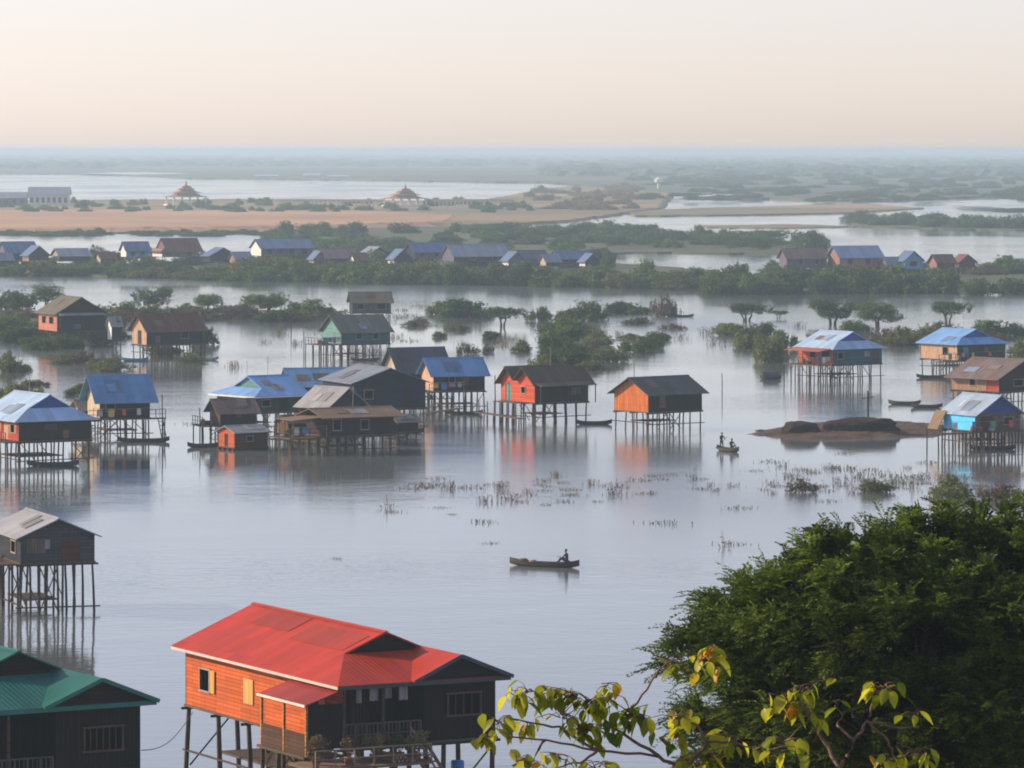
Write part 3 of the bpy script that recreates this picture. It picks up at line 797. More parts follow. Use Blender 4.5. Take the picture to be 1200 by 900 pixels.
house('stilt_hut', 'tiny rust roofed lean hut squeezed between the floating hut and the thatched house', 338, 523, 28, 30, 'v', 508, 494, 486, RBROWN, BROWNW, RUST_TIN, A=2.2, oh=(.3, .4), stilts=(4, 2), braces=4, cat='stilt hut', group=None, patches=1)
house('stilt_hut', 'tiny grey roofed hut standing at the right end of the thatched house', 466, 522, 24, 30, 'v', 506, 493, 486, SLATE, BROWNW, tin((.20, .19, .18), .5, (.14, .08, .05), .6), A=2.0, oh=(.3, .4), stilts=(3, 2), braces=3, cat='stilt hut', group=None, patches=1)
house('stilt_hut', 'small brown lean hut left of the light grey tin roof of the cluster', 352, 500, 26, 20, 'v', 486, 474, 466, BROWNW, BROWNW, BROWN_TIN, A=2.2, oh=(.35, .4), stilts=(3, 2), braces=3, cat='stilt hut', group=None, patches=1)
house('stilt_hut', 'small thatched lean hut at the left side of the dark boarded blue roofed house', 96, 508, 20, 25, 'v', 492, 478, 468, CREAM, BROWNW, thatch((.34, .27, .18)), A=2.4, oh=(.5, .5), stilts=(3, 2), braces=3, cat='stilt hut', group=None, patches=0)
# raft logs under the floating hut
fh = [o for o in bpy.data.objects if o.name == 'floating_hut'][0]
for k in range(4):
    m = MB(); y = -1.3 + k*.85; m.tube([(-2.0, y, .04), (2.0, y, .04)], .14, 8); m.build('raft_log', M_post, fh)

# ================================================================== the two near houses with a cross gable
def cross_gable_house(label, corner_eave, zeave, B, A, side, front, roofm, seed, gableM, fas, zf, stilts, group=None, extras=True, bars=0, th=30):
    e1 = Vector((math.sin(R(th)), -math.cos(R(th)), 0)); e2 = Vector((math.cos(R(th)), math.sin(R(th)), 0))
    c = corner_eave + e2*.5 - e1*.5; c.z = 0
    k = .423; ze = zeave + .5*k
    I = house('stilt_house', label, 0, 900, 0, th, 'u', 0, 0, 0, side, front, roofm, A=A, B=B, loc=c, s=28, zf=zf, ze=ze, zr=ze + k*B/2,
              dutch=1, b=3.75, g=2.1, gablet=gableM, oh=(.5, .5), stilts=stilts, braces=9, skipfront=True, patches=0, fascia=fas, fascia_front=plain((.05, .055, .07), .6) if extras else fas, group=group, seed=seed, post_r=.11,  # with extras, the front fascia's shade is put into its dark colour
              swin=[(.835, .90, .30, .68), (.14, .205, .28, .68)] if extras else [(.72, .8, .28, .66)], shutter=wood((.78, .40, .12), True, .1) if extras else None, sides=(1,))
    root, off, zl = I['root'], I['off'], I['zl']; t = .07
    xw = B*.52
    m = MB(off)                                             # recessed veranda wall, wing wall and its return
    wall_panel(m, (t, 2.3, 0), (1, 0, 0), xw-t, zf, ze-.02, t, [(1.4, 2.3, zf+.02, zf+2.0)])
    w0, w1 = (B-xw)*.33, (B-xw)*.78
    wall_panel(m, (xw, 0, 0), (1, 0, 0), B-xw-t, zf, ze-.16, t, [(w0, w1, zf+1.0, zf+1.95)])
    wall_panel(m, (xw, 2.3, 0), (0, -1, 0), 2.3-t, zf, ze-.16, t)
    m.build('front_wall', front, root)  # front wood: own dark boards, with shade deepened in the colour
    window_part(root, off, (xw, 0, 0), (1, 0, 0), w0, w1, zf+1.0, zf+1.95, mat=plain((.10, .05, .035), .7), bars=5 if not extras else 3)
    door_part(root, off, (t, 2.3, 0), (1, 0, 0), 1.4, 2.3, zf+.02, zf+2.0, wood((.07, .045, .04), True, .2))
    # wing roof
    xa, xb, xm = xw - .75, B + .5, B - 1.98
    zw = zl + .04; rise = 1.0; y0, y1 = -.62, 4.6
    r_ = MB(off)
    r_.slab([(xa, y1, zw), (xa, y0, zw), (xm, y0, zw+rise), (xm, y1, zw+rise)], .07, [(y1, 0), (y0, 0), (y0, 2.3), (y1, 2.3)])
    r_.slab([(xm, y1, zw+rise), (xm, y0, zw+rise), (xb, y0, zw), (xb, y1-.4, zw)], .07, [(y1, 0), (y0, 0), (y0, 2.3), (y1, 2.3)])
    r_.build('wing_roof', roofm, root)
    m = MB(off); m.prism([(xa+.3, -.47, zw+.0), (xb-.15, -.47, zw+.0), (xm, -.47, zw+rise-.09)], (0, .05, 0)); m.build('gable_panel', gableM, root)
    m = MB(off); m.beam((xa, -.66, zw-.06), (xm, -.66, zw+rise-.06), .05, .16); m.beam((xm, -.66, zw+rise-.06), (xb, -.66, zw-.06), .05, .16); m.build('barge_board', fas if not extras else plain((.05, .055, .07), .6), root)  # with extras, barge boards share the front fascia's shade-darkened colour
    m = MB(off); m.box((xw+.05, 0.0, ze-.158), (B-.002, t, ze+.02)); m.build('wall_plate', front, root)
    m = MB(off); rail(m, (.1, .06, zf), (xw-.1, .06, zf), .9, 7)
    for i in range(20):
        x = .2 + (xw-.4)*i/19; m.beam((x, .06, zf), (x, .06, zf+.88), .03)
    m.build('railing', plain((.10, .085, .075), .8), root)
    for x in (.06, xw*.5):
        m = MB(off); m.beam((x, .06, zf), (x, .06, ze-.12), .11); m.build('veranda_post', M_post, root)
    I.update(xw=xw, ze=ze); return I

pc = P(396, 805, 5200/28.0)
RI = cross_gable_house('large stilt house with vermilion red roof and orange side wall, nearest on the open water', pc, pc.z, 7.25, 16.4, ORANGE, wood((.020, .012, .009), True, .25), RED_TIN, 3,
    wood((.02, .015, .016), False, .2), plain((.50, .46, .42), .6, .15), 2.9, (4, 6), th=28)
root, off = RI['root'], RI['off']; zf, ze = RI['zf'], RI['ze']
# side porch under a lean-to roof
m = MB(off); m.slab([(-1.85, 4.6, ze-.95), (-1.85, -.15, ze-.95), (-.02, -.15, ze-.36), (-.02, 4.6, ze-.36)], .05, [(4.6, 0), (0, 0), (0, 2), (4.6, 2)]); m.build('porch_roof', tin((.33, .036, .025), .25, (.22, .05, .035), .5), root)
m = MB(off); m.beam((-1.87, 4.62, ze-.99), (-1.87, -.17, ze-.99), .05, .10); m.build('porch_fascia', plain((.66, .60, .52), .6, .15), root)
for y in (.0, 2.2, 4.45):
    m = MB(off); m.beam((-1.72, y, zf-.4), (-1.72, y, ze-.93), .10); m.build('porch_post', wood((.55, .26, .08), True, .2), root)
m = MB(off); wall_panel(m, (-1.66, 0, 0), (1, 0, 0), 1.63, zf-.05, ze-.98, .06); m.build('porch_wall', wood((.022, .014, .012), True, .2), root)
m = MB(off); wall_panel(m, (-1.75, 4.4, 0), (0, -1, 0), 4.3, zf-.3, zf+.62, .05); m.build('porch_parapet', wood((.11, .06, .04), False, .5), root)
m = MB(off); m.box((-1.9, -.1, zf-.42), (-.07, 4.6, zf-.31)); m.build('deck', M_deck, root)
for y in (.2, 2.3, 4.4):
    m = MB(off); m.tube([(-1.7, y, -1.7), (-1.7, y, zf-.43)], .09, 6); m.build('stilt', M_post, root)
# landing and stair in front
m = MB(off); m.box((-2.6, -2.6, zf-.58), (2.9, -.08, zf-.48)); m.build('landing', wood((.30, .20, .13), False, .4, .14), root)
for x in (-2.4, -.6, 1.2, 2.7):
    m = MB(off); m.tube([(x, -2.45, -1.7), (x, -2.45, zf-.58)], .08, 6); m.build('stilt', M_post, root)
m = MB(off)
for sx in (2.95, 3.75): m.beam((sx, -.4, zf-.1), (sx, -4.6, .2), .07, .16)
for i in range(11): 
    f_ = (i+.5)/11; m.box((2.98, -.4-4.2*f_-.13, zf-.1-(zf-.3)*f_), (3.72, -.4-4.2*f_+.13, zf-.06-(zf-.3)*f_))
m.build('stair', wood((.30, .21, .15), False, .4), root)
m = MB(off)
m.beam((2.95, -.4, zf+.7), (2.95, -4.6, 1.0), .06, .07)
for i in range(6): 
    f_ = i/5; m.beam((2.95, -.4-4.2*f_, zf-.1-(zf-.3)*f_), (2.95, -.4-4.2*f_, zf+.7-(zf-.3)*f_), .05)
rail(m, (-2.5, -2.55, zf-.48), (2.85, -2.55, zf-.48), .75, 6)
m.build('stair_rail', wood((.42, .30, .22), False, .35), root)
m = MB(off); m.box((-.05, 9.0, zf+.75), (-.003, 10.0, zf+1.85)); m.build('shutter', wood((.74, .42, .14), True, .15), root, label='closed yellow shutter')
# sun faded replacement sheets near the ridge
k_ = .423
def on_left_slope(y, x, up=.012): return (x, y, ze + .02 + k_*x + up)
for (ya, yb, xa, xb, kk) in ((3.8, 9.2, 1.75, 3.1, 0), (10.2, 14.2, 2.2, 3.4, 1)):
    m = MB(off); m.slab([on_left_slope(yb, xa), on_left_slope(ya, xa), on_left_slope(ya, xb), on_left_slope(yb, xb)], .01, [(yb, 0), (ya, 0), (ya, 1), (yb, 1)])
    m.build('roof_sheet', tin((.36, .034, .012), .4, (.24, .04, .024), .55), root)

def local(I, x, y, z):
    rot = Matrix.Rotation(R(I['th'] if False else 0), 3, 'Z')
    o = I['root']; return o.matrix_basis @ (Vector((x, y, z)) + Vector(I['off']))
# washing hung along the veranda
m = MB(); a = local(RI, .3, .30, ze-.42); b = local(RI, RI['xw']-.15, .30, ze-.42); m.tube([a, a.lerp(b, .5) - Vector((0, 0, .05)), b], .012, 5)
tag(m.build('clothes_line', M_frame), 'thin clothes line strung across the veranda of the red roofed house', 'clothes line')
for i, (x, w_, h_, c_, lb) in enumerate(((.75, .26, .62, (.40, .39, .37), 'narrow pale cloth hanging at the left end of the veranda line'), (1.4, .36, .56, (.46, .45, .43), 'white towel second from left on the veranda line'),
                                    (2.05, .34, .50, (.30, .30, .31), 'greyish shirt third from left on the veranda line'), (2.75, .40, .60, (.45, .43, .42), 'broad white cloth at the right end of the veranda line'))):
    m = MB(); nn = 6
    for q in range(nn):
        u0, u1 = q/nn, (q+1)/nn
        wob = lambda u: .03*math.sin(u*9 + i)
        A0 = local(RI, x+w_*u0, .30+wob(u0), ze-.44); A1 = local(RI, x+w_*u1, .30+wob(u1), ze-.44)
        B0 = local(RI, x+w_*u0, .30+wob(u0)*2, ze-.44-h_); B1 = local(RI, x+w_*u1, .30+wob(u1)*2, ze-.44-h_)
        m.prism([A0, B0, B1, A1], root.matrix_basis.to_3x3() @ Vector((0, .008, 0)))
    tag(m.build('hanging_cloth', plain(c_, .9, .1, 4, 0, 'washed_cloth')), lb, 'washing')

# green roofed house in the corner
pr = P(185, 821, 5200/29.5); e2 = Vector((math.cos(R(30)), math.sin(R(30)), 0))
pg = pr - e2*8.7
GI = cross_gable_house('dark walled stilt house with glossy green roof, cut off by the lower left corner', pg, pr.z, 7.7, 12.5, wood((.12, .10, .07), False, .3), wood((.021, .016, .013), True, .3),
    TEAL_TIN, 5, wood((.026, .018, .015), False, .2), plain((.02, .16, .13), .5, .15), 3.2, (4, 5), extras=False)
# wire sagging between the two near houses
a = local(GI, 7.7, -.02, 4.1); b = local(RI, 0, 15.6, 2.6)
m = MB(); pts = [a.lerp(b, i/14) - Vector((0, 0, .5*math.sin(math.pi*i/14))) for i in range(15)]
pts[-1] = b
m.tube(pts, .018, 5); tag(m.build('power_cable', plain((.02, .02, .02), .6)), 'thin dark cable sagging from the green roofed house to the red roofed house', 'cable')

# ================================================================== boats
def boat(label, px, py, L, W, yaw, col, canopy=None, seats=3, cargo=None, name='rowing_boat', group=None, deep=.32):
    c = G(px, py); root = empty(name, (c.x, c.y, 0), R(yaw)); tag(root, label, 'boat', group)
    n = 17; m = MB(); inner = MB()
    sec = []
    for i in range(n):
        t_ = i/(n-1); x = (t_-.5)*L; e = abs(2*t_-1)
        w_ = W/2*max(.03, (1-e**2.6)); lift = .24*e**3.2*deep/.32
        top = deep + lift; bot = -.12 + lift*1.15
        prof = [(-w_, top), (-w_*.93, bot+.45*(top-bot)), (-w_*.6, bot+.08), (0, bot), (w_*.6, bot+.08), (w_*.93, bot+.45*(top-bot)), (w_, top)]
        ins = [(w_*.9, top), (w_*.82, bot+.5*(top-bot)+.04), (w_*.5, max(bot+.15, .03)), (0, max(bot+.12, .03)), (-w_*.5, max(bot+.15, .03)), (-w_*.82, bot+.5*(top-bot)+.04), (-w_*.9, top)]
        sec.append([(x, y, z) for y, z in prof + ins])
    for i in range(n-1):
        for q in range(14):
            r_ = (q+1) % 14; m.face([sec[i][q], sec[i+1][q], sec[i+1][r_], sec[i][r_]])
    m.face(sec[0][::-1]); m.face(sec[-1])
    m.build('hull', plain(col, .65, .35, 3, 0, 'boat_timber'), root)
    for i in range(seats):
        x = (-.28 + .56*i/max(1, seats-1))*L; m = MB(); ww = W/2*(1-abs(2*x/L)**2.6)*.92
        m.box((x-.11, -ww, deep-.08), (x+.11, ww, deep-.04)); m.build('bench', M_deck, root)
    if canopy:
        x0, x1, hh, mat = canopy; m = MB(); k = 9
        for i in range(k):
            a0, a1 = math.pi*i/k, math.pi*(i+1)/k
            f_ = lambda a, x, r: (x, math.cos(a)*W*.5*r, deep + math.sin(a)*hh*r)
            m.prism([f_(a0, x0, 1), f_(a1, x0, 1), f_(a1, x0, .94), f_(a0, x0, .94)], (x1-x0, 0, 0))
        m.build('canopy', mat, root)
    if cargo:
        for (x, w_, h_, c_) in cargo:
            m = MB(); bm = bmesh.new(); bmesh.ops.create_icosphere(bm, subdivisions=2, radius=1)
            for v in bm.verts: v.co *= 1 + .12*math.sin(v.co.x*5+x)*math.cos(v.co.y*4)
            me = bpy.data.meshes.new('sack'); bmesh.ops.scale(bm, vec=(w_, W*.33, h_), verts=bm.verts); bm.to_mesh(me); bm.free(); me.materials.append(plain(c_, .9))
            me.polygons.foreach_set('use_smooth', [True]*len(me.polygons))
            o = add('sack', me, None, root.matrix_basis @ Vector((x, 0, .06 + h_*.92)), R(yaw)); tag(o, 'lumpy %s sack lying in the bow of the rowing boat in mid water' % ('brown' if c_[0] < .12 else 'pale'), 'sack')
    return root

DK = (.035, .03, .026)
b1 = boat('long dark rowing boat crossing the empty water with one rower in its stern', 638, 664, 5.1, .85, -24, (.05, .035, .028), cargo=[(-1.55, .42, .24, (.10, .065, .045)), (-.85, .34, .2, (.22, .18, .13))])
b2 = boat('small dark boat carrying two people below the mud bank', 853, 529, 3.6, .95, -58, (.045, .038, .034), seats=2)
boat('slim dark dugout moored in front of the dark boarded blue roofed house', 168, 518, 5.0, .8, 3, DK)
boat('curved dark boat tied right of the bright red house', 696, 497.5, 3.7, .85, 4, DK)
boat('white topped boat moored at the right of the rust roofed house', 239, 422, 3.9, 1.0, 4, (.45, .47, .48))
boat('teal blue boat moored under the rust roofed house', 158, 423, 3.6, 1.0, -3, (.05, .20, .30))
boat('dark covered boat floating left of the pale blue roofed teal house', 903, 444.5, 2.6, 1.4, -6, (.03, .035, .05), canopy=(-.9, 1.0, .75, plain((.05, .07, .11), .6)), seats=0)
boat('long flat boat with green load lying beyond the mud bank', 1060, 474, 3.6, .9, -14, (.08, .075, .06), seats=2)
boat('dark boat nosing the shore beside the green loaded boat', 1086, 478, 3.4, .9, -8, (.05, .035, .03), seats=2)
boat('dark dugout under the deck of the dark green house', 1094, 443, 4.2, .85, 0, DK)
boat('thin dark boat behind the brown dry tree in the upper middle', 797, 371.5, 4.6, .8, 2, DK, seats=2)
boat('dark boat moored under the brown walled house at the left edge', 62, 546, 4.6, .9, 5, (.035, .04, .055))
boat('dark boat between the posts of the turquoise walled house', 1163, 527, 4.4, .85, 0, DK)
boat('dark rowing boat under the large slate gable of the cluster', 470, 508, 4.4, .85, 6, DK)

for lb, px, py, L_, yw in (('grey dugout tied at the posts of the teal walled house', 428, 423, 3.8, 4), ('brown dugout below the royal blue roofed house', 545, 486, 3.8, 2),
     ('dark dugout below the rusty grey roofed house at the right edge', 1150, 480, 3.6, 0), ('brown dugout beside the floating hut', 240, 524, 3.4, 20)):
    boat(lb, px, py, L_, .8, yw, DK if 'dark' in lb else (.07, .05, .035))
# ================================================================== people
def person(label, loc, rz, shirt, legs, pose='sit', hands=None):
    if pose == 'sit':
        J = dict(pel=(0, 0, .10, .125), sp=(0, .01, .30, .115), ch=(0, .05, .50, .135), nk=(0, .07, .645, .05), hl=(0, .095, .72, .07), hm=(0, .09, .80, .092), ht=(0, .08, .885, .055))
        legsJ = lambda s: [(s*.10, .06, .09, .09), (s*.15, .42, .30, .06), (s*.13, .60, .06, .042), (s*.13, .72, .04, .03)]
    else:
        J = dict(pel=(0, 0, .86, .125), sp=(0, .01, 1.05, .11), ch=(0, .05, 1.25, .135), nk=(0, .07, 1.40, .05), hl=(0, .10, 1.475, .07), hm=(0, .095, 1.555, .092), ht=(0, .085, 1.64, .055))
        legsJ = lambda s: [(s*.09, .01, .80, .09), (s*.13, .06, .46, .062), (s*.13, .02, .08, .042), (s*.13, .15, .035, .034)]
    V = []; E = []; Rr = []
    def v(p): V.append(p[:3]); Rr.append(p[3]); return len(V)-1
    ids = {}
    prev = None
    for k in ('pel', 'sp', 'ch', 'nk', 'hl', 'hm', 'ht'):
        ids[k] = v(J[k]); 
        if prev is not None: E.append((prev, ids[k]))
        prev = ids[k]
    hx, hy, hz_, _ = J['hm']
    nose = v((hx, hy+.10, hz_-.025, .014)); E.append((ids['hm'], nose))
    for s in (-1, 1):
        ear = v((s*.085, hy-.005, hz_-.01, .018)); E.append((ids['hm'], ear))
    cz = J['ch'][2]
    tgt = hands or {-1: (-.10, .45, cz-.14), 1: (.16, .40, cz-.22)}
    tips = {}
    for s in (-1, 1):
        sh = Vector((s*.185, .05, cz+.06)); hd = Vector(tgt[s]); el = sh.lerp(hd, .5) + Vector((s*.12, -.04, -.11))
        a = v((*sh, .058)); e = v((*el, .043)); w_ = v((*el.lerp(hd, .86), .028)); h_ = v((*hd, .034))
        E += [(ids['ch'], a), (a, e), (e, w_), (w_, h_)]
        f = (hd - el).normalized(); sd = Vector((0, 0, 1)).cross(f).normalized()
        for q, ln in ((-1.5, .05), (-.5, .062), (.5, .06), (1.5, .045)):
            k1 = hd + f*.045 + sd*.014*q; k2 = k1 + f*ln*.6 + Vector((0, 0, -.016)); 
            i1 = v((*k1, .0095)); i2 = v((*k2, .0085)); E += [(h_, i1), (i1, i2)]
        th_ = v((*(hd + f*.012 + sd*(-s)*.045 + Vector((0, 0, .01))), .010)); E.append((h_, th_))
        tips[s] = hd + f*.04
        L = [v(p) for p in legsJ(s)]
        E += [(ids['pel'], L[0]), (L[0], L[1]), (L[1], L[2]), (L[2], L[3])]
    me = bpy.data.meshes.new('person_base'); me.from_pydata(V, E, [])
    o = bpy.data.objects.new('person_tmp', me); COL.objects.link(o)
    sk = o.modifiers.new('skin', 'SKIN'); sk.use_smooth_shade = True
    sv = me.skin_vertices[0].data
    for i, r_ in enumerate(Rr): sv[i].radius = (r_, r_); sv[i].use_root = (i == 0)
    ss = o.modifiers.new('sub', 'SUBSURF'); ss.levels = 2; ss.render_levels = 2
    dg = bpy.context.evaluated_depsgraph_get(); dg.update()
    bm_ = bpy.data.meshes.new_from_object(o.evaluated_get(dg))
    bpy.data.objects.remove(o)
    skin = plain((.23, .12, .075), .6, .1, 3, 0, 'sunburnt_skin')
    bm_.materials.clear()
    for q in (skin, shirt, legs, plain((.01, .01, .01), .4, .1, 3, 0, 'dark_eye')): bm_.materials.append(q)
    pz = J['pel'][2]
    for p in bm_.polygons:
        c = p.center; idx = 0
        if c.z < J['nk'][2]-.03 and c.z > pz-.03 and c.y < .22 and (pose == 'sit' or c.z > pz-.03): idx = 1
        if pose == 'sit' and (c.z <= pz+.04 or (c.y > .1 and c.z < .42 and abs(c.x) < .24 and (c.y < .62))) and c.z < .36: idx = 2
        if pose != 'sit' and c.z <= pz-.03 and c.z > .16: idx = 2
        if c.z > hz_ - .005 and c.z < hz_ + .022 and c.y > hy + .06 and .018 < abs(c.x) < .05: idx = 3
        if abs(c.z - (hz_-.062)) < .009 and c.y > hy+.05 and abs(c.x) < .028: idx = 3
        p.material_index = idx
    bm_.name = 'person'
    po = add('person', bm_, None, loc, rz); tag(po, label, 'person')
    hb_ = bmesh.new(); bmesh.ops.create_uvsphere(hb_, u_segments=14, v_segments=9, radius=1)
    for q in hb_.verts:
        q.co = Vector((q.co.x*.098, q.co.y*.105 - .012, q.co.z*.10 + .02))
    bmesh.ops.delete(hb_, geom=[q for q in hb_.verts if (q.co.y > .045 and q.co.z < .06) or q.co.z < -.05], context='VERTS')
    hm_ = bpy.data.meshes.new('hair'); hb_.to_mesh(hm_); hb_.free(); hm_.materials.append(plain((.012, .010, .009), .5, .2, 6, 0, 'black_hair'))
    add('hair', hm_, po, (hx, hy, hz_))
    return po, tips

def paddle(label, a, b):
    a = Vector(a); b = Vector(b); d = (b-a).normalized(); m = MB()
    m.tube([a, b], .018, 6); s = d.cross(Vector((0, 1, 0))).normalized()
    n = s.cross(d).normalized()*.012
    m.prism([b - s*.04 - n, b + d*.12 - s*.085 - n, b + d*.42 - s*.075 - n, b + d*.5 - n, b + d*.42 + s*.075 - n, b + d*.12 + s*.085 - n, b + s*.04 - n], n*2)
    tag(m.build('paddle', wood((.16, .11, .07), True, .2)), label, 'paddle')
mtx = b1.matrix_basis
rz1 = R(-24) + R(90)                      # facing the bow
loc1 = mtx @ Vector((1.65, 0, .34))
po, tips = person('rower in a dark shirt sitting in the stern of the long boat', loc1, rz1, plain((.035, .04, .05), .9), plain((.05, .045, .045), .9))
M_ = Matrix.Translation(loc1) @ Matrix.Rotation(rz1, 4, 'Z')
hL, hR = M_ @ tips[-1], M_ @ tips[1]
dirp = (hR - hL).normalized()
up = hL + Vector((0, 0, .25)) - dirp*.05
paddle('short wooden paddle held by the rower of the long boat', hL + (hL-hR).normalized()*.30, hL + (hR-hL).normalized()*.75)
mt2 = b2.matrix_basis
l2 = mt2 @ Vector((-1.05, 0, .05)); po2, tp2 = person('person in dark green clothes standing in the back of the small boat', l2, R(-58-90), plain((.018, .035, .032), .9), plain((.02, .025, .03), .9), 'stand', {-1: (-.12, .34, 1.02), 1: (.12, .42, .92)})
M_ = Matrix.Translation(l2) @ Matrix.Rotation(R(-58-90), 4, 'Z'); hL, hR = M_ @ tp2[-1], M_ @ tp2[1]
paddle('long paddle in the hands of the standing person of the small boat', hL + (hL-hR).normalized()*.5, hR + (hR-hL).normalized()*.9)
l3 = mt2 @ Vector((.55, 0, .34)); person('person in a brown shirt crouching in the front of the small boat', l3, R(-58-90), plain((.06, .045, .045), .9), plain((.05, .05, .055), .9))
# ================================================================== vegetation
L_MID = leafmat('shrub_leaf', (.045, .095, .016), (.20, .275, .055), .3)
L_DARK = leafmat('dark_shrub_leaf', (.030, .074, .018), (.125, .20, .048), .28)
L_PALE = leafmat('pale_shrub_leaf', (.075, .10, .026), (.27, .29, .085), .3)
L_DRY = leafmat('dry_shrub_leaf', (.09, .060, .035), (.20, .14, .085), .25)
L_GOLD = leafmat('golden_leaf', (.16, .12, .045), (.38, .27, .10), .3)
BARK = plain((.075, .055, .04), .9, .35, 4, 0, 'bark')

def bush_crown(seed, w, h, mat, name='crown', dens=3.0, leaf=.30, sky=.12):
    rnd = random.Random(seed); lob = []
    n = rnd.randint(13, 18)
    for i in range(n):
        a = rnd.uniform(0, 2*math.pi); r_ = (rnd.random()**.6)*.47*w
        k = 1 - (r_/(.5*w))**2*.65
        hh = h*k*rnd.uniform(.65, 1.05); rr = w*rnd.uniform(.07, .20); hh *= .55 + 2.2*rr/w
        lob.append((math.cos(a)*r_, math.sin(a)*r_*.75, hh*.5, rr, rr*.9, hh*.52))
    c, d, n_, t_ = lobes_leaves(lob, dens, leaf, shell=.3)
    keep = c[:, 2] > .02; c, d, n_, t_ = c[keep], d[keep], n_[keep], t_[keep]
    return leaf_mesh(name, c, d, n_, leaf*(.7 + .7*RNG.random(len(c))), leaf*.55*(.7 + .6*RNG.random(len(c))), t_, mat)
def tree_crown(seed, w, h, base, mat, flat=False, dens=3.2, leaf=.28):
    rnd = random.Random(seed); lob = []
    n = rnd.randint(9, 13) if not flat else rnd.randint(8, 11)
    for i in range(n):
        a = 2*math.pi*i/n + rnd.uniform(-.4, .4); r_ = rnd.uniform(.15, .40)*w
        if flat: z = base + (h-base)*rnd.uniform(.45, .75) - .18*r_; lob.append((math.cos(a)*r_, math.sin(a)*r_, z, w*rnd.uniform(.13, .2), w*rnd.uniform(.13, .2), (h-base)*rnd.uniform(.22, .34)))
        else:
            z = base + (h-base)*rnd.uniform(.25, .8)*(1-.5*(r_/(.5*w))**2); rr = w*rnd.uniform(.14, .22); lob.append((math.cos(a)*r_, math.sin(a)*r_, z, rr, rr, rr*.8))
    c, d, n_, t_ = lobes_leaves(lob, dens, leaf)
    return lob, leaf_mesh('crown', c, d, n_, leaf*(.7 + .7*RNG.random(len(c))), leaf*.55*(.7 + .6*RNG.random(len(c))), t_, mat)
def limbs_mesh(seed, lob, h0, r0, stems=1):
    rnd = random.Random(seed); m = MB()
    for s in range(stems):
        bx, by = (rnd.uniform(-.5, .5), rnd.uniform(-.5, .5)) if stems > 1 else (0, 0)
        top = Vector((bx*2, by*2, h0))
        m.tube([(bx, by, -1.6), (bx*1.1, by*1.1, h0*.4), top], [r0*1.2, r0, r0*.75], 6)
        for (cx, cy, cz, *_r) in lob[s::stems]:
            e = Vector((cx, cy, cz)); mid = top.lerp(e, .5) + Vector((rnd.uniform(-.2, .2), rnd.uniform(-.2, .2), .1))
            m.tube([top, mid, e], [r0*.55, r0*.35, r0*.12], 5)
    return m.mesh('trunk', BARK, True)

PRO = {}
for i in range(5): PRO['dense', i] = bush_crown(20+i, 8.5, 4.2, L_DARK if i % 2 else L_MID, dens=2.6, leaf=.36)
for i in range(3): PRO['pale', i] = bush_crown(40+i, 8.5, 3.6, L_PALE, dens=2.4, leaf=.34)
for i in range(2): PRO['gold', i] = bush_crown(50+i, 8.5, 4.0, L_GOLD, dens=1.6, leaf=.5)
for i in range(2): PRO['dry', i] = bush_crown(60+i, 8.5, 3.8, L_DRY, dens=1.5, leaf=.34)
for i in range(4):
    lob, cm = tree_crown(80+i, 8.0, 6.4, 1.6, L_MID if i % 2 else L_DARK, False); PRO['tree', i] = (cm, limbs_mesh(80+i, lob, 1.9, .22, 2))
for i in range(3):
    lob, cm = tree_crown(90+i, 7.0, 4.4, 1.9, L_DARK, True); PRO['acacia', i] = (cm, limbs_mesh(90+i, lob, 1.5, .15, 3))
# bare roots and stems of the mid distance shrubs
def stems_mesh(seed, w, h):
    rnd = random.Random(seed); m = MB()
    for i in range(9):
        a = rnd.uniform(0, 6.28); r_ = rnd.uniform(.1, .4)*w
        m.tube([(math.cos(a)*r_*.5, math.sin(a)*r_*.4, -1.6), (math.cos(a)*r_*.8, math.sin(a)*r_*.6, h*.3), (math.cos(a)*r_, math.sin(a)*r_*.75, h*.75)], [.09, .06, .03], 4)
    return m.mesh('stems', BARK)
STEM = [stems_mesh(5+i, 8.5, 4) for i in range(3)]

cnt = [0]
def plant_far(kind, px, py, wpx, hpx, name, label, cat, group, z=0.0, jitter=.15):
    """a shrub too far off to show its parts: one crown"""
    cnt[0] += 1; rnd = random.Random(cnt[0]*13+5)
    opts = [k for k in PRO if k[0] == kind]; k = opts[rnd.randrange(len(opts))]
    me = PRO[k]; base_h = {'dense': 4.2, 'pale': 3.6, 'gold': 4.0, 'dry': 3.8, 'tree': 6.6, 'acacia': 4.4}[kind]; base_w = {'acacia': 5.6, 'tree': 6.4}.get(kind, 6.6)
    if isinstance(me, tuple): me = me[0]
    p = G(px, py, z); s = F/p.y
    o = add(name, me, None, p, rnd.uniform(0, 6.28))
    sw = wpx/s/base_w; sh = hpx/s/base_h
    o.scale = (sw*rnd.uniform(1-jitter, 1+jitter), sw, sh*rnd.uniform(1-jitter, 1+jitter)); tag(o, label, cat, group)
    return o
def plant_mid(kind, px, py, wpx, hpx, name, label, cat='shrub', z=0.0, group=None):
    cnt[0] += 1; rnd = random.Random(cnt[0]*13+5)
    opts = [k for k in PRO if k[0] == kind]; k = opts[rnd.randrange(len(opts))]
    base_h = {'dense': 4.2, 'pale': 3.6, 'gold': 4.0, 'dry': 3.8, 'tree': 6.6, 'acacia': 4.6}[kind]; base_w = {'acacia': 5.6, 'tree': 6.4}.get(kind, 6.6)
    p = G(px, py, z); s = F/p.y
    root = empty(name, (p.x, p.y, 0), rnd.uniform(0, 6.28)); tag(root, label, cat, group)
    sw = wpx/s/base_w; sh = hpx/s/base_h; root.scale = (sw, sw, sh)
    me = PRO[k]
    if isinstance(me, tuple): add('crown', me[0], root); add('trunk', me[1], root)
    else: add('crown', me, root); add('stems', STEM[cnt[0] % 3], root)
    return root

rr = random.Random(99)
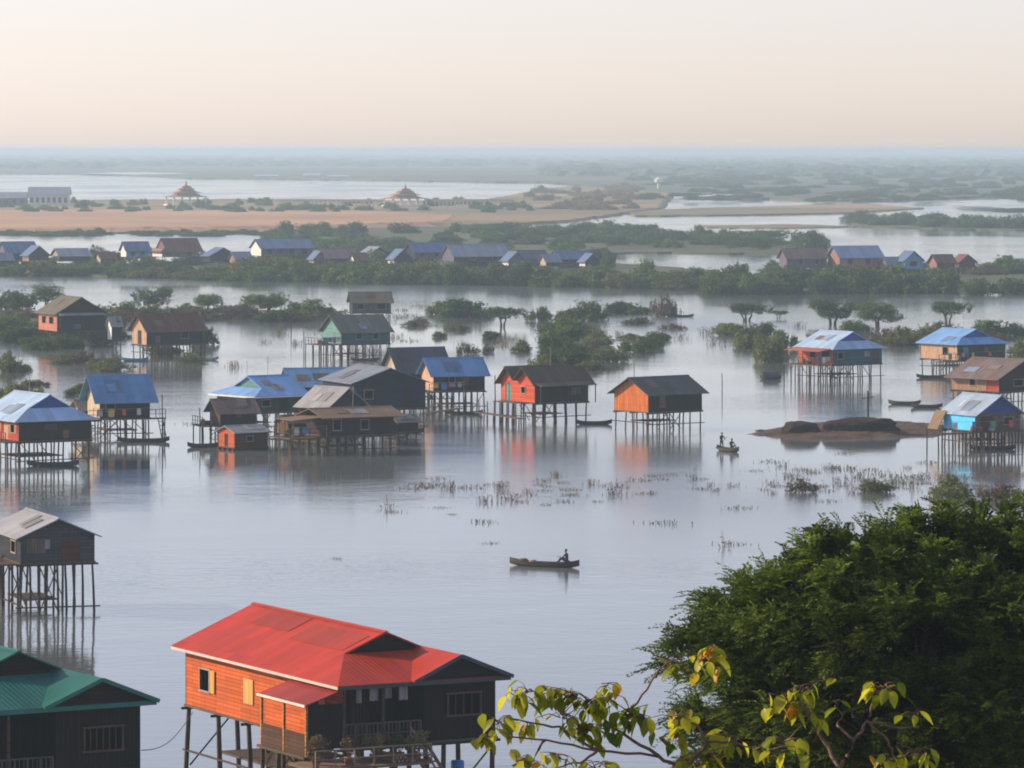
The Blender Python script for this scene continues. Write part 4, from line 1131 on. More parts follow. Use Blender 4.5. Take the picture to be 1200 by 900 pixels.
# --- hedge of flooded shrubs in front of the far houses
def edge(px):
    pts = [(-40, 321), (0, 322), (150, 324), (300, 329), (480, 333), (830, 338)]
    for (a, b), (c, d) in zip(pts, pts[1:]):
        if a <= px <= c: return b + (d-b)*(px-a)/(c-a)
    return 338
x = -20
while x < 832:
    tall = .62 if x < 300 else 1.0
    for dy, f_ in ((0, 1.0), (-5, .95)):
        if x < 300 and dy < 0 and rr.random() < .5: continue
        plant_far('dense' if rr.random() < .8 else 'pale', x + rr.uniform(-6, 6), edge(max(-40, x)) + dy + rr.uniform(-1, 1), rr.uniform(40, 60), rr.uniform(15, 33)*tall*f_, 'flooded_shrub',
                  'dense green shrub in the long hedge standing in water before the far houses', 'shrub', 'hedge of flooded shrubs before the far houses')
    x += rr.uniform(15, 24)
x = 846
while x < 1118:
    for dy in (0, -6):
        plant_far('dense', x + rr.uniform(-6, 6), 344 + dy + rr.uniform(-1, 1), rr.uniform(40, 56), rr.uniform(22, 33), 'flooded_shrub', 'dark shrub in the right hand hedge before the purple far houses', 'shrub', 'hedge of flooded shrubs at the right')
    x += rr.uniform(16, 24)
for (px, py, w_, h_, lb) in ((1150, 346, 44, 27, 'round dark shrub standing just right of the right hand hedge'), (1188, 345, 46, 24, 'dark shrub cut by the right edge beside the round one'),
                        (1138, 320, 40, 20, 'brownish shrub behind the right hand hedge by a pink hut'), (1180, 318, 44, 22, 'wide green shrub at the right edge above the hedge')):
    plant_mid('dry' if 'brownish' in lb else 'dense', px, py, w_, h_, 'flooded_shrub', lb)
for i in range(80):
    px = rr.uniform(-10, 715); plant_far('tree' if rr.random() < .35 else 'dense', px, 311.5 + rr.uniform(-1.5, 1.5) + (3 if px > 420 else 0), rr.uniform(20, 36), rr.choice((rr.uniform(9, 16), rr.uniform(18, 27))), 'village_tree', 'leafy tree growing between and behind the far houses of the hedge', 'tree', 'trees among the far houses')
for i in range(34):
    px = rr.uniform(905, 1200); plant_far('tree' if rr.random() < .35 else 'dense' if rr.random() < .7 else 'dry', px, 322 + rr.uniform(-3, 3), rr.uniform(22, 38), rr.uniform(10, 24), 'village_tree', 'leafy tree growing about the purple and pink far houses', 'tree', 'trees about the right hand far houses')
# --- groves behind the far houses
for i in range(88):
    px = rr.uniform(322, 745); py = rr.uniform(273, 301)
    plant_far('tree' if rr.random() < .4 else 'dense', px, py, rr.uniform(22, 40), rr.uniform(10, 19), 'grove_tree', 'leafy tree in the grove behind the far blue roofed houses', 'tree', 'grove behind the far houses')
for i in range(46):
    px = rr.uniform(705, 965); py = 281 + (px-705)/260*12 + rr.uniform(-7, 8)
    plant_far('tree' if rr.random() < .4 else 'dense', px, py, rr.uniform(26, 44), rr.uniform(13, 23), 'grove_tree', 'leafy tree in the grove reaching right towards the purple houses', 'tree', 'grove in the right middle distance')
plant_mid('tree', 943, 294, 36, 28, 'grove_tree', 'tallest round tree at the right end of the grove', 'tree')
for i in range(40):
    px = rr.uniform(1003, 1215); plant_far('dense', px, 261 + (px-1000)/200*7 + rr.uniform(-2, 3), rr.uniform(22, 40), rr.uniform(11, 19), 'bank_tree', 'green tree on the narrow wooded strip at the far right', 'tree', 'wooded strip at the far right')
for i in range(100):
    px = rr.uniform(-10, 625); plant_far('dense' if rr.random() < .5 else 'pale', px, rr.choice((241, 246, 249)) + rr.uniform(-3, 1.5), rr.uniform(9, 20), rr.uniform(5, 11), 'roadside_tree', 'small hazy tree on the plain around the far pavilions', 'tree', 'trees around the far pavilions', z=.8)
for i in range(44):
    px = rr.uniform(622, 745); plant_far('gold', px, rr.uniform(222, 247), rr.uniform(14, 30), rr.uniform(5, 11), 'golden_tree', 'sunlit golden tree on the dry rise in the far middle', 'tree', 'golden trees on the dry rise', z=.8)
for i in range(150):
    px = rr.uniform(745, 1215); py = 178 + 58*rr.uniform(.42, 1.0)
    plant_far('dense', px, py, rr.uniform(16, 46), rr.uniform(4, 9), 'plain_tree', 'hazy green tree on the far right plain', 'tree', 'trees of the far right plain', z=1.0)
for i in range(60):
    px = rr.uniform(-20, 320); plant_far('dense', px, 274 + rr.uniform(-1, 3), rr.uniform(16, 34), rr.uniform(3, 7), 'bank_shrub', 'low bluish shrub along the foot of the red dirt bank', 'shrub', 'shrubs at the foot of the dirt bank')

# --- shrubs and trees between the houses
MID = [('dense', 652, 392, 44, 24, 'flooded_shrub', 'leafy shrub at the left shoulder of the middle clump'), ('pale', 700, 404, 40, 20, 'flooded_shrub', 'light olive shrub at the right shoulder of the middle clump'), ('dense', 655, 413, 52, 26, 'flooded_shrub', 'dark shrub just above the broad green shrub of the clump'),
 ('dense', 520, 369, 40, 20, 'flooded_shrub', 'small leafy shrub touching the left side of the leafy green shrub'), ('dense', 724, 368, 34, 18, 'flooded_shrub', 'small green shrub at the far left of the brown dry tree'), ('dry', 690, 414, 50, 13, 'dry_shrub', 'low brown twiggy shrub at the water under the middle clump'), ('pale', 690, 433, 40, 15, 'flooded_shrub', 'low olive shrub at the right foot of the broad green shrub'),
 ('dense', 764, 408, 36, 16, 'flooded_shrub', 'small dark shrub at the extreme right tip of the low clump'), ('pale', 885, 408, 50, 22, 'flooded_shrub', 'olive shrub between the umbrella tree and the red porch'), ('dense', 918, 410, 40, 30, 'flooded_shrub', 'dark shrub touching the red porch of the teal house'),
 ('dense', 538, 372, 66, 27, 'flooded_shrub', 'leafy green shrub in open water right of the small brown roofed house'),
 ('acacia', 588, 383, 46, 26, 'flooded_tree', 'small round tree on a thin trunk right of the leafy green shrub'),
 ('dense', 633, 376, 30, 22, 'flooded_shrub', 'small green shrub between the thin trunked tree and the big clump'),
 ('dense', 686, 376, 50, 28, 'flooded_shrub', 'boxy green shrub at the back of the middle clump'),
 ('dense', 672, 399, 58, 30, 'flooded_shrub', 'dark green shrub in the centre of the middle clump'),
 ('dense', 664, 431, 62, 34, 'flooded_shrub', 'broad green shrub just above the bright red house'),
 ('pale', 636, 432, 34, 20, 'flooded_shrub', 'yellowish shrub at the left foot of the broad green shrub'),
 ('pale', 612, 412, 28, 16, 'flooded_shrub', 'small yellow green shrub standing alone above the royal blue roof'),
 ('dry', 548, 415, 26, 16, 'dry_shrub', 'reddish dry shrub behind the royal blue roofed house'),
 ('dry', 574, 413, 18, 13, 'dry_shrub', 'small reddish dry shrub next to the yellow green one'),
 ('dense', 748, 413, 44, 20, 'flooded_shrub', 'dark green shrub at the right end of the low clump above the orange gable'),
 ('pale', 712, 424, 46, 20, 'flooded_shrub', 'olive shrub at the left of the low clump above the orange gable'),
 ('dense', 742, 368, 42, 16, 'flooded_shrub', 'low green shrub left of the brown dry tree'),
 ('dry', 774, 371, 40, 34, 'dry_tree', 'brown leaved dry tree in the upper middle water'),
 ('acacia', 875, 377, 48, 24, 'umbrella_tree', 'flat topped umbrella tree left of the pale blue roofed teal house'),
 ('acacia', 912, 373, 22, 11, 'umbrella_tree', 'tiny dark tree right of the flat topped umbrella tree'),
 ('pale', 856, 393, 44, 17, 'flooded_shrub', 'low olive shrub under the flat topped umbrella tree'),
 ('dense', 890, 394, 48, 19, 'flooded_shrub', 'dark low shrub touching the olive one under the umbrella tree'),
 ('pale', 906, 424, 42, 38, 'flooded_shrub', 'tall olive shrub against the red porch of the teal house'),
 ('tree', 975, 381, 50, 34, 'umbrella_tree', 'spreading green tree behind the pale blue roof of the teal house'),
 ('tree', 1029, 384, 46, 32, 'umbrella_tree', 'spreading dark tree right behind the teal house'),
 ('dense', 1000, 388, 34, 16, 'flooded_shrub', 'low shrub between the two spreading trees'),
 ('acacia', 1110, 379, 44, 29, 'umbrella_tree', 'lone umbrella tree above the blue hipped roof at the right'),
 ('pale', 1058, 404, 60, 24, 'flooded_shrub', 'brownish green shrub between the teal and the dark green house'),
 ('dry', 1040, 402, 40, 22, 'dry_shrub', 'grey brown shrub at the right wall of the teal house'),
 ('pale', 1104, 397, 66, 22, 'flooded_shrub', 'pale green shrub under the lone umbrella tree'),
 ('dense', 1160, 393, 60, 24, 'flooded_shrub', 'green shrub behind the blue hipped roof at the right'),
 ('pale', 1196, 416, 30, 20, 'flooded_shrub', 'yellow green shrub at the right edge beside the dark green house'),
 ('tree', 180, 366, 42, 34, 'marsh_tree', 'green tree behind the salmon sided house on the west marsh'),
 ('tree', 242, 367, 32, 30, 'marsh_tree', 'thin crowned pale tree in the middle of the west marsh'),
 ('tree', 312, 371, 46, 36, 'marsh_tree', 'bright green tree towards the right end of the west marsh'),
 ('dense', 362, 372, 56, 28, 'marsh_shrub', 'rounded dark shrub at the right tip of the west marsh'),
 ('dry', 280, 374, 70, 18, 'marsh_shrub', 'low purplish brown shrub under the bright green marsh tree'),
 ('dry', 222, 376, 70, 17, 'marsh_shrub', 'low brown shrub under the thin crowned marsh tree'),
 ('dense', 140, 374, 56, 24, 'marsh_shrub', 'dark shrub between the salmon house and the green marsh tree'),
 ('dry', 330, 376, 50, 14, 'marsh_shrub', 'low brown fringe shrub by the marsh tip'),
 ('tree', 54, 362, 40, 30, 'marsh_tree', 'dark rounded tree behind the salmon sided house'),
 ('dense', 12, 362, 50, 26, 'marsh_shrub', 'hazy shrub at the upper left edge behind the houses'),
 ('dense', 14, 390, 54, 26, 'marsh_shrub', 'green shrub at the left edge beside the salmon house'),
 ('dense', 22, 402, 56, 22, 'marsh_shrub', 'dark shrub at the left foot of the salmon house'),
 ('pale', 8, 436, 38, 28, 'marsh_shrub', 'olive shrub at the left edge under the salmon house'),
 ('pale', 20, 471, 60, 28, 'marsh_shrub', 'yellow green shrub at the left edge behind the pale hipped roof'),
 ('dense', 44, 475, 30, 16, 'marsh_shrub', 'dark low shrub right behind the pale hipped roof'),
 ('pale', 128, 434, 54, 18, 'marsh_shrub', 'pale reed like shrub in the water before the rust roofed house'),
 ('dry', 88, 424, 60, 16, 'marsh_shrub', 'brown shrub in the water before the salmon house'),
 ('dense', 236, 404, 34, 30, 'marsh_shrub', 'dark shrub at the right wall of the rust roofed house'),
 ('dense', 118, 404, 34, 24, 'marsh_shrub', 'dark shrub between the salmon and the rust roofed house'),
 ('dense', 190, 416, 46, 16, 'marsh_shrub', 'dark low shrub under the floor of the rust roofed house'),
 ('pale', 222, 424, 36, 13, 'marsh_shrub', 'low pale shrub by the right posts of the rust roofed house'),
 ('dense', 74, 408, 50, 18, 'marsh_shrub', 'dark low shrub under the floor of the salmon sided house'),
 ('dry', 940, 577, 30, 22, 'dry_shrub', 'grey brown shrub in the water above the big tree'),
 ('pale', 1022, 577, 34, 20, 'flooded_shrub', 'yellow tinged shrub in the water above the top of the big tree'),
 ('pale', 1115, 582, 50, 30, 'flooded_shrub', 'yellow green shrub in the water below the turquoise walled house'),
 ('dry', 1175, 586, 60, 24, 'dry_shrub', 'brown shrub in the water at the right edge above the big tree')]
for i in range(26):
    px = rr.uniform(84, 386); MID.append(('dry' if rr.random() < .45 else 'dense' if rr.random() < .6 else 'pale', px, rr.uniform(367, 377), rr.uniform(30, 52), rr.uniform(11, 20), 'marsh_shrub', 'low shrub in the unbroken fringe along the west marsh', 'F'))
for i in range(22):
    px = rr.uniform(-5, 150); py = rr.uniform(372, 412)
    MID.append(('dense' if rr.random() < .6 else 'pale' if rr.random() < .5 else 'dry', px, py, rr.uniform(34, 56), rr.uniform(12, 20), 'marsh_shrub', 'low shrub in the thicket around the salmon sided house', 'T'))
for i in range(26):
    px, py = rr.choice(((rr.uniform(475, 625), rr.uniform(368, 412)), (rr.uniform(690, 800), rr.uniform(378, 402)), (rr.uniform(825, 965), rr.uniform(384, 410)), (rr.uniform(1030, 1190), rr.uniform(384, 408)), (rr.uniform(0, 110), rr.uniform(415, 470))))
    MID.append((rr.choice(('dense', 'pale', 'dry')), px, py, rr.uniform(16, 36), rr.uniform(6, 13), 'scattered_bush', 'low scattered bush standing alone in the shallows between the houses', 'S'))
GRP = {'S': 'scattered bushes in the shallows', 'F': 'fringe of the west marsh', 'T': 'thicket around the salmon house'}
for k in MID:
    if len(k) > 7: plant_mid(*k[:7], cat='shrub', group=GRP[k[7]]); continue
    plant_mid(*k, cat='tree' if 'tree' in k[5] else 'shrub')

# --- tufts of weed poking out of the water
def weed_mesh(seed, w, h, n):
    rnd = random.Random(seed); m = MB()
    C = []; D = []; N = []
    for i in range(n):
        bx, by = rnd.gauss(0, .3)*w, rnd.gauss(0, .22)*w
        lean = Vector((rnd.uniform(-.5, .5), rnd.uniform(-.3, .3), 1)).normalized(); hh = h*rnd.uniform(.35, 1)
        p0 = Vector((bx, by, -.3)); p1 = p0 + lean*(hh+.3); mid = p0.lerp(p1, .5) + Vector((rnd.uniform(-.05, .05), 0, 0))
        m.tube([p0, mid, p1], [.02, .014, .005], 4)
        for q in range(3):
            c = p0.lerp(p1, rnd.uniform(.45, 1)); C.append(c); D.append((rnd.uniform(-1, 1), rnd.uniform(-1, 1), rnd.uniform(-.1, .9))); N.append((rnd.uniform(-1, 1), rnd.uniform(-1, 1), 1))
    st = m.mesh('stems', plain((.20, .15, .105), .9))
    C = np.array([tuple(c) for c in C]); lf = leaf_mesh('leaves', C, np.array(D), np.array(N), .20, .07, RNG.random(len(C)), L_DRY)
    return st, lf
WEED = [weed_mesh(i, 1.9, .75, 30) for i in range(4)] + [weed_mesh(9, .7, 1.3, 9), weed_mesh(10, 2.8, .35, 30)]
WSPOT = [(528, 573, 1, 0), (500, 570, .8, 5), (455, 596, 1, 4), (460, 600, .7, 5), (517, 595, .5, 5), (530, 603, .4, 5), (594, 586, 1, 1), (610, 588, .7, 5), (632, 568, .5, 5), (660, 566, .6, 5), (670, 580, .7, 5),
         (720, 580, 1.1, 2), (755, 579, .7, 5), (735, 566, .5, 4), (812, 562, 1.2, 4), (820, 562, .7, 5), (775, 562, .6, 5), (885, 552, .6, 5), (895, 574, .5, 5), (905, 579, .5, 0), (968, 576, .7, 5), (985, 566, 1, 1), (990, 550, 1.2, 5),
         (975, 549, .8, 5), (1010, 560, 1.2, 3), (1040, 557, 1.2, 5), (1072, 572, 1.3, 4), (1068, 560, 1.2, 5), (1085, 560, .8, 2), (1000, 578, .7, 0), (850, 641, 1, 4), (862, 638, .8, 5), (574, 637, .5, 5), (565, 612, .9, 5), (1150, 577, 1, 0),
         (700, 588, .5, 5), (640, 592, .5, 5), (330, 384, 2, 4), (347, 404, 1.2, 0), (275, 430, 1.4, 2), (225, 497, .8, 5), (470, 364, 1.4, 5), (500, 361, 1.2, 5), (465, 396, 1.3, 1), (480, 400, 1.2, 5), (840, 404, 1.5, 1), (870, 412, 1.2, 5), (935, 384, 1.6, 0), (955, 388, 1.3, 5), (700, 390, 1.4, 5), (725, 392, 1, 3), (395, 655, .4, 5)]
for i in range(34):
    WSPOT.append((rr.uniform(480, 880), rr.gauss(574, 13), rr.uniform(.4, 1.1), rr.choice((0, 1, 5, 5, 5))))
for i in range(40):
    WSPOT.append((rr.uniform(880, 1200), rr.gauss(564, 12), rr.uniform(.5, 1.0), rr.choice((0, 1, 3, 5, 5, 5, 5))))
for i in range(26):
    WSPOT.append((rr.uniform(300, 930), rr.uniform(352, 410), rr.uniform(.7, 1.8), rr.choice((0, 3, 5, 5))))
WL = {0: 'small tuft of dry leafy weeds poking out of the open water', 4: 'few thin bare stalks rising from the open water', 5: 'low patch of floating weed on the open water'}
for (px, py, s_, k) in WSPOT:
    p = G(px, py); g_ = 0 if k < 4 else k
    root = empty({0: 'weed_tuft', 4: 'bare_stalks', 5: 'floating_weed'}[g_], p, rr.uniform(0, 6)); root.scale = (s_,)*3
    tag(root, WL[g_], 'weed', {0: 'weed tufts in the open water', 4: 'bare stalks in the open water', 5: 'floating weed patches'}[g_])
    add('stems', WEED[k][0], root); add('leaves', WEED[k][1], root)

# ================================================================== big feathery tree on the slope
L_BIG = leafmat('feathery_leaf', (.007, .018, .004), (.20, .27, .036), .42)
def frond_cloud():
    lobs = []
    cx, cz, Yc = P(1130, 800, 82).x, P(1130, 800, 82).z, 82.0
    spots = [(1085, 640, 0, 1.15), (1180, 632, 0, 1.2), (1000, 655, -1, .95), (930, 690, -.6, .85), (880, 715, .3, .75), (840, 745, -.5, .62), (810, 770, .3, .50), (900, 760, -1.2, .85), (980, 740, -1.6, 1.05),
             (1070, 730, -1.8, 1.15), (1160, 720, -1.8, 1.2), (850, 800, -.6, .6), (920, 830, -1.2, .75), (1000, 830, -2.0, 1.0), (1090, 830, -2.2, 1.1), (1180, 820, -2.2, 1.2), (880, 860, -.4, .55), (960, 890, -1, .85), (1060, 900, -2, 1.0), (1150, 905, -2, 1.1), (1250, 650, 0, 1.3), (1260, 740, -1, 1.4), (1260, 840, -1, 1.4),
             (1040, 700, 1.8, 1.2), (1150, 680, 2.0, 1.3), (960, 740, 1.6, 1.0), (1060, 800, 2.2, 1.2), (1180, 780, 2.2, 1.3), (1310, 760, 1, 1.4), (870, 880, .8, .8), (940, 870, 1.2, 1.0), (1010, 870, 1.4, 1.1), (900, 830, 1.0, .8), (960, 800, 1.4, 1.0), (1100, 880, 1.4, 1.2), (1190, 880, 1.0, 1.3), (830, 850, .3, .55), (860, 905, .5, .7), (1000, 920, -.5, 1.1), (1100, 930, -1, 1.2), (1000, 760, 1.2, 1.1), (1060, 740, 1.0, 1.1), (1130, 780, .8, 1.2), (1040, 830, .6, 1.1), (950, 820, .2, .9), (1160, 850, .6, 1.2), (900, 790, .4, .8), (1090, 690, .8, 1.1), (1010, 700, .4, .9)]
    for (px, py, dy, r_) in spots:
        c = P(px + 2, py + 12 + max(0, px - 1120)*.08 + max(0, 720 - py)*.16, Yc + dy); lobs.append((c.x, c.y, c.z, r_*1.05, r_*1.05, r_*.72))
    return lobs
BL = frond_cloud()
def frond_mesh(lobes, mat, base):
    """sprays of pinnate leaves: each lobe carries tufts, each tuft a fan of drooping fronds about one twig direction"""
    C = []; D = []; N = []; T = []; LN = []; WD = []
    b = np.array(base)
    for (cx, cy, cz, rx, ry, rz) in lobes:
        k = int(30*rx*ry) + 8
        u = unit(k); u[:, 2] = np.where(u[:, 2] < -.3, -u[:, 2], u[:, 2])
        tp = u*(.55 + .5*RNG.random(k)**.7)[:, None]*np.array([rx, ry, rz]) + np.array([cx, cy, cz])
        out = tp - b; out /= np.linalg.norm(out, axis=1, keepdims=True)
        td = u*.8 + out*.7 + .35*unit(k) + np.array([0, 0, .05]); td /= np.linalg.norm(td, axis=1, keepdims=True)
        ttone = .10 + .55*RNG.random(k)
        nf = 17
        for f_ in range(nf):
            ax = td + .55*unit(k); ax /= np.linalg.norm(ax, axis=1, keepdims=True)
            p = tp + td*(.26*(RNG.random(k) - .4))[:, None] + .06*unit(k)
            L = .34 + .42*RNG.random(k); sway = .35*unit(k); sway[:, 2] = -.35 - .35*RNG.random(k)
            side = np.cross(ax, np.array([0, 0, 1.0]) + .3*unit(k)); side /= np.linalg.norm(side, axis=1, keepdims=True) + 1e-9
            npair = 11
            for q in range(npair):
                t_ = (q + .8)/npair
                c0 = p + ax*(L*t_)[:, None] + sway*(L*t_**2*.7)[:, None]
                for s in (-1, 1):
                    d = side*s + (ax + sway*t_)*.8 + .22*unit(k)
                    d /= np.linalg.norm(d, axis=1, keepdims=True)
                    ll = (.10 + .035*RNG.random(k))*(1 - .45*abs(t_ - .45))
                    C.append(c0 + d*(ll/2)[:, None]); D.append(d); N.append(np.cross(d, ax)*s + .5*unit(k)); T.append(np.clip(ttone + .25*RNG.random(k) + .12*t_, 0, 1)); LN.append(ll); WD.append(.026 + .012*RNG.random(k))
    return leaf_mesh('crown', np.concatenate(C), np.concatenate(D), np.concatenate(N), np.concatenate(LN), np.concatenate(WD), np.concatenate(T), mat)
tb = Vector((P(1150, 900, 82).x, 82.0, bed_height(8, 82)))
cr = frond_mesh(BL, L_BIG, (tb.x, 82.0, 13.0))
root = empty('feathery_tree', tb); tag(root, 'big dark tree with feathery leaves filling the lower right corner', 'tree')
c = add('crown', cr, root); c.location = -tb
m = MB(); rnd = random.Random(4)
fork = Vector((tb.x - .2, 82, tb.z + 3.2))
m.tube([tb - Vector((0, 0, .5)), tb + Vector((-.1, 0, 1.5)), fork], [.5, .40, .34], 10)
for (cx, cy, cz, *_r) in BL:
    e = Vector((cx, cy, cz)); mid = fork.lerp(e, .5) + Vector((rnd.uniform(-.4, .4), rnd.uniform(-.4, .4), .35)); q3 = fork.lerp(e, .8) + Vector((rnd.uniform(-.2, .2), rnd.uniform(-.2, .2), .2))
    m.tube([fork, mid, q3, e], [.17, .10, .06, .02], 6)
    for k in range(4):
        e2_ = e + Vector((rnd.uniform(-.7, .7), rnd.uniform(-.7, .7), rnd.uniform(-.2, .5))); m.tube([q3, q3.lerp(e2_, .5) + Vector((0, 0, .1)), e2_], [.035, .022, .008], 5)
tr = m.build('trunk', BARK, root, True); tr.location = -tb

# ================================================================== yellowing saplings right below the viewpoint
L_YEL = leafmat('yellowing_leaf', (.070, .14, .012), (.66, .64, .045), .55, odd=(.64, .34, .035))
def sapling(label, Y, trunks, clusters, seed):
    rnd = random.Random(seed)
    bx = P(trunks[0][0][0], 900, Y).x; base = Vector((bx, Y, bed_height(bx, Y) - .2))
    root = empty('yellowing_sapling', base); tag(root, label, 'sapling')
    m = MB()
    tips = []
    for path in trunks:
        pts = [P(px, py, Y + dy) for (px, py, dy) in path]
        if path[0][1] >= 898: pts = [base + Vector((rnd.uniform(-.05, .05), rnd.uniform(-.05, .05), 0))] + pts
        n = len(pts); r0 = .012 if path[0][1] >= 898 else .007
        fine = []
        for i in range(n-1):
            for q in range(4):
                u = q/4; fine.append(pts[i].lerp(pts[i+1], u) + (Vector((rnd.uniform(-1, 1), rnd.uniform(-1, 1), rnd.uniform(-1, 1)))*.006))
        fine.append(pts[-1])
        m.tube(fine, [r0 + (.003 - r0)*i/(len(fine)-1) for i in range(len(fine))], 6)
    C = []; D = []; N = []; T = []; LN = []
    verts = []; faces = []; tones = []
    for (px, py, dy, n, tone, spread) in clusters:
        c = P(px, py, Y + dy)
        for i in range(int(n*1.7)):
            o = Vector((rnd.gauss(0, 1), rnd.gauss(0, .8), rnd.gauss(0, .55)))*spread
            st = c + o; az = rnd.uniform(0, 6.28)
            d = Vector((math.cos(az)*.55, math.sin(az)*.55, rnd.uniform(-1.0, -.15))).normalized()
            ln = rnd.uniform(.055, .10); wd = ln*rnd.uniform(.46, .62)
            sd = d.cross(Vector((rnd.uniform(-.4, .4), rnd.uniform(-.4, .4), 1))).normalized(); nn = sd.cross(d).normalized()
            curl = rnd.uniform(.05, .28)*ln; b0 = len(verts); seg = 6
            for k in range(seg+1):
                t_ = k/seg; w_ = wd*math.sin(math.pi*min(1, t_**.75*.98 + .01))*(.5) ; w_ = max(w_, .0015)
                cpt = st + d*ln*t_ - nn*curl*t_*t_*1.3
                fold = .22*w_
                verts += [cpt - sd*w_ + nn*fold, cpt - nn*.0, cpt + sd*w_ + nn*fold]
            tn = min(1, max(0, rnd.gauss(tone, .20)))
            for k in range(seg):
                a = b0 + k*3
                faces += [(a, a+1, a+4, a+3), (a+1, a+2, a+5, a+4)]; tones += [min(1, max(0, tn + rnd.uniform(-.05, .05))), tn]
            m.tube([st, st.lerp(c, .5) + Vector((0, 0, .012)), c + Vector((rnd.uniform(-.02, .02), 0, rnd.uniform(-.02, .02)))], [.0016, .002, .003], 4)
    me = bpy.data.meshes.new('leaves'); me.from_pydata([tuple(v) for v in verts], [], faces)
    at = me.attributes.new('tone', 'FLOAT', 'FACE'); at.data.foreach_set('value', tones); me.materials.append(L_YEL)
    me.polygons.foreach_set('use_smooth', [True]*len(me.polygons))
    lo = add('leaves', me, root); lo.location = -base
    so_ = m.build('stem', plain((.16, .10, .075), .8, .3, 12, 0, 'sapling_bark'), root, True); so_.location = -base
sapling('yellowing sapling leaning left in front of the red roofed house and the water', 20.0,
    [[(800, 902, 0), (770, 886, 0), (730, 860, .1), (700, 838, .1), (675, 822, .1)], [(770, 886, 0), (700, 880, -.1), (640, 866, -.1), (600, 864, -.1), (575, 850, 0)],
     [(700, 880, -.1), (655, 852, 0), (620, 846, 0), (590, 840, 0)], [(730, 860, .1), (742, 830, .2), (762, 800, .2), (775, 780, .2), (800, 772, .2)], [(800, 902, 0), (830, 870, -.1), (815, 850, -.1), (795, 838, -.1)],
     [(640, 866, -.1), (625, 890, -.1), (600, 897, -.2)], [(700, 880, -.1), (680, 893, -.2), (650, 900, -.2)], [(830, 870, -.1), (860, 868, 0), (890, 880, 0)]],
    [(600, 812, .05, 4, .8, .04), (620, 812, .05, 5, .55, .05), (645, 812, .1, 7, .45, .06), (668, 815, .1, 8, .4, .06), (690, 824, .1, 9, .35, .07), (712, 818, .1, 7, .55, .06), (708, 806, .1, 4, .7, .04), (735, 838, .1, 9, .3, .06), (750, 842, .1, 5, .35, .05), (660, 838, .0, 8, .4, .06), (680, 856, .0, 7, .45, .05), (705, 856, 0, 6, .35, .05),
     (582, 846, 0, 7, .6, .05), (570, 868, -.1, 4, .4, .04), (622, 850, 0, 4, .7, .03), (795, 782, .2, 5, .6, .05), (825, 772, .2, 6, .75, .05), (838, 762, .2, 4, .9, .04), (790, 840, -.1, 7, .75, .05), (792, 862, 0, 5, .35, .04), (610, 893, -.2, 6, .75, .05), (655, 888, -.2, 5, .5, .05), (700, 897, -.2, 5, .7, .05), (830, 885, -.1, 9, .5, .07), (860, 868, 0, 6, .6, .05), (800, 890, 0, 8, .95, .06)], 3)
sapling('yellowing sapling with reddish bare twigs before the dark tree', 19.0,
    [[(985, 902, 0), (1000, 868, 0), (1018, 845, 0), (1024, 815, 0), (1040, 800, 0)], [(1018, 845, 0), (1050, 852, .1), (1070, 852, .1)], [(1018, 845, 0), (1040, 868, 0), (1050, 890, 0), (1070, 885, 0)], [(985, 902, 0), (965, 868, .1), (945, 838, .1), (935, 822, .1)], [(1000, 868, 0), (980, 850, .1), (990, 832, .1)]],
    [(918, 822, .1, 4, .9, .03), (940, 808, .1, 6, .65, .05), (948, 832, .1, 5, .8, .04), (908, 830, .1, 2, .8, .02), (1040, 806, 0, 6, .5, .05), (1028, 804, 0, 3, .6, .03), (1072, 836, .1, 2, .6, .02), (982, 826, .1, 2, .5, .02), (1045, 890, 0, 5, .9, .04), (1075, 882, 0, 6, .6, .05), (900, 880, .1, 6, .55, .06), (920, 872, .1, 5, .5, .06)], 8)
# brushwood and potted plants on the landing of the red house
def pot_plant(label, loc, s_, mat, seed):
    root = empty('potted_plant', loc); tag(root, label, 'potted plant')
    m = MB(); m.tube([(0, 0, 0), (0, 0, .12), (0, 0, .3), (0, 0, .32)], [.13, .16, .20, .20], 12); m.build('pot', plain((.22, .10, .06), .8), root, True)
    rnd = random.Random(seed); lob = [(rnd.uniform(-.3, .3)*s_, rnd.uniform(-.25, .25)*s_, .45 + rnd.uniform(0, .6)*s_, .28*s_, .28*s_, .25*s_) for _ in range(6)]
    c_, d_, n_, t_ = lobes_leaves(lob, 26, .09, clump=6); me = leaf_mesh('foliage', c_, d_, n_, .15, .06, t_, mat); add('foliage', me, root)
    m = MB()
    for l in lob: m.tube([(0, 0, .28), (l[0]*.5, l[1]*.5, l[2]*.6), l[:3]], [.02, .014, .006], 5)
    m.build('stem', BARK, root)
zl_ = RI['zf'] - .48
for (x, y, s_, mt, lb) in ((-1.9, -1.3, .8, L_PALE, 'pale bushy potted plant at the left end of the landing of the red roofed house'), (-.7, -1.9, .8, L_DRY, 'brownish potted plant in the middle of the landing before the porch'), (.6, -1.7, .9, L_GOLD, 'dry golden potted plant on the landing beside the stair'), (1.9, -1.5, .7, L_MID, 'small dark potted plant by the stair of the red roofed house'), (-1.35, -.5, .8, L_PALE, 'small pale potted plant beneath the porch corner'), (1.3, -1.0, .8, L_DRY, 'brown withered potted plant at the back of the landing'), (2.4, -2.1, 1.0, L_GOLD, 'golden withered potted plant at the right end of the landing'), (-2.3, -2.1, 1.0, L_DRY, 'brown withered potted plant at the left rail of the landing')):
    pot_plant(lb, local(RI, x, y, zl_), s_, mt, int(x*10)+40)
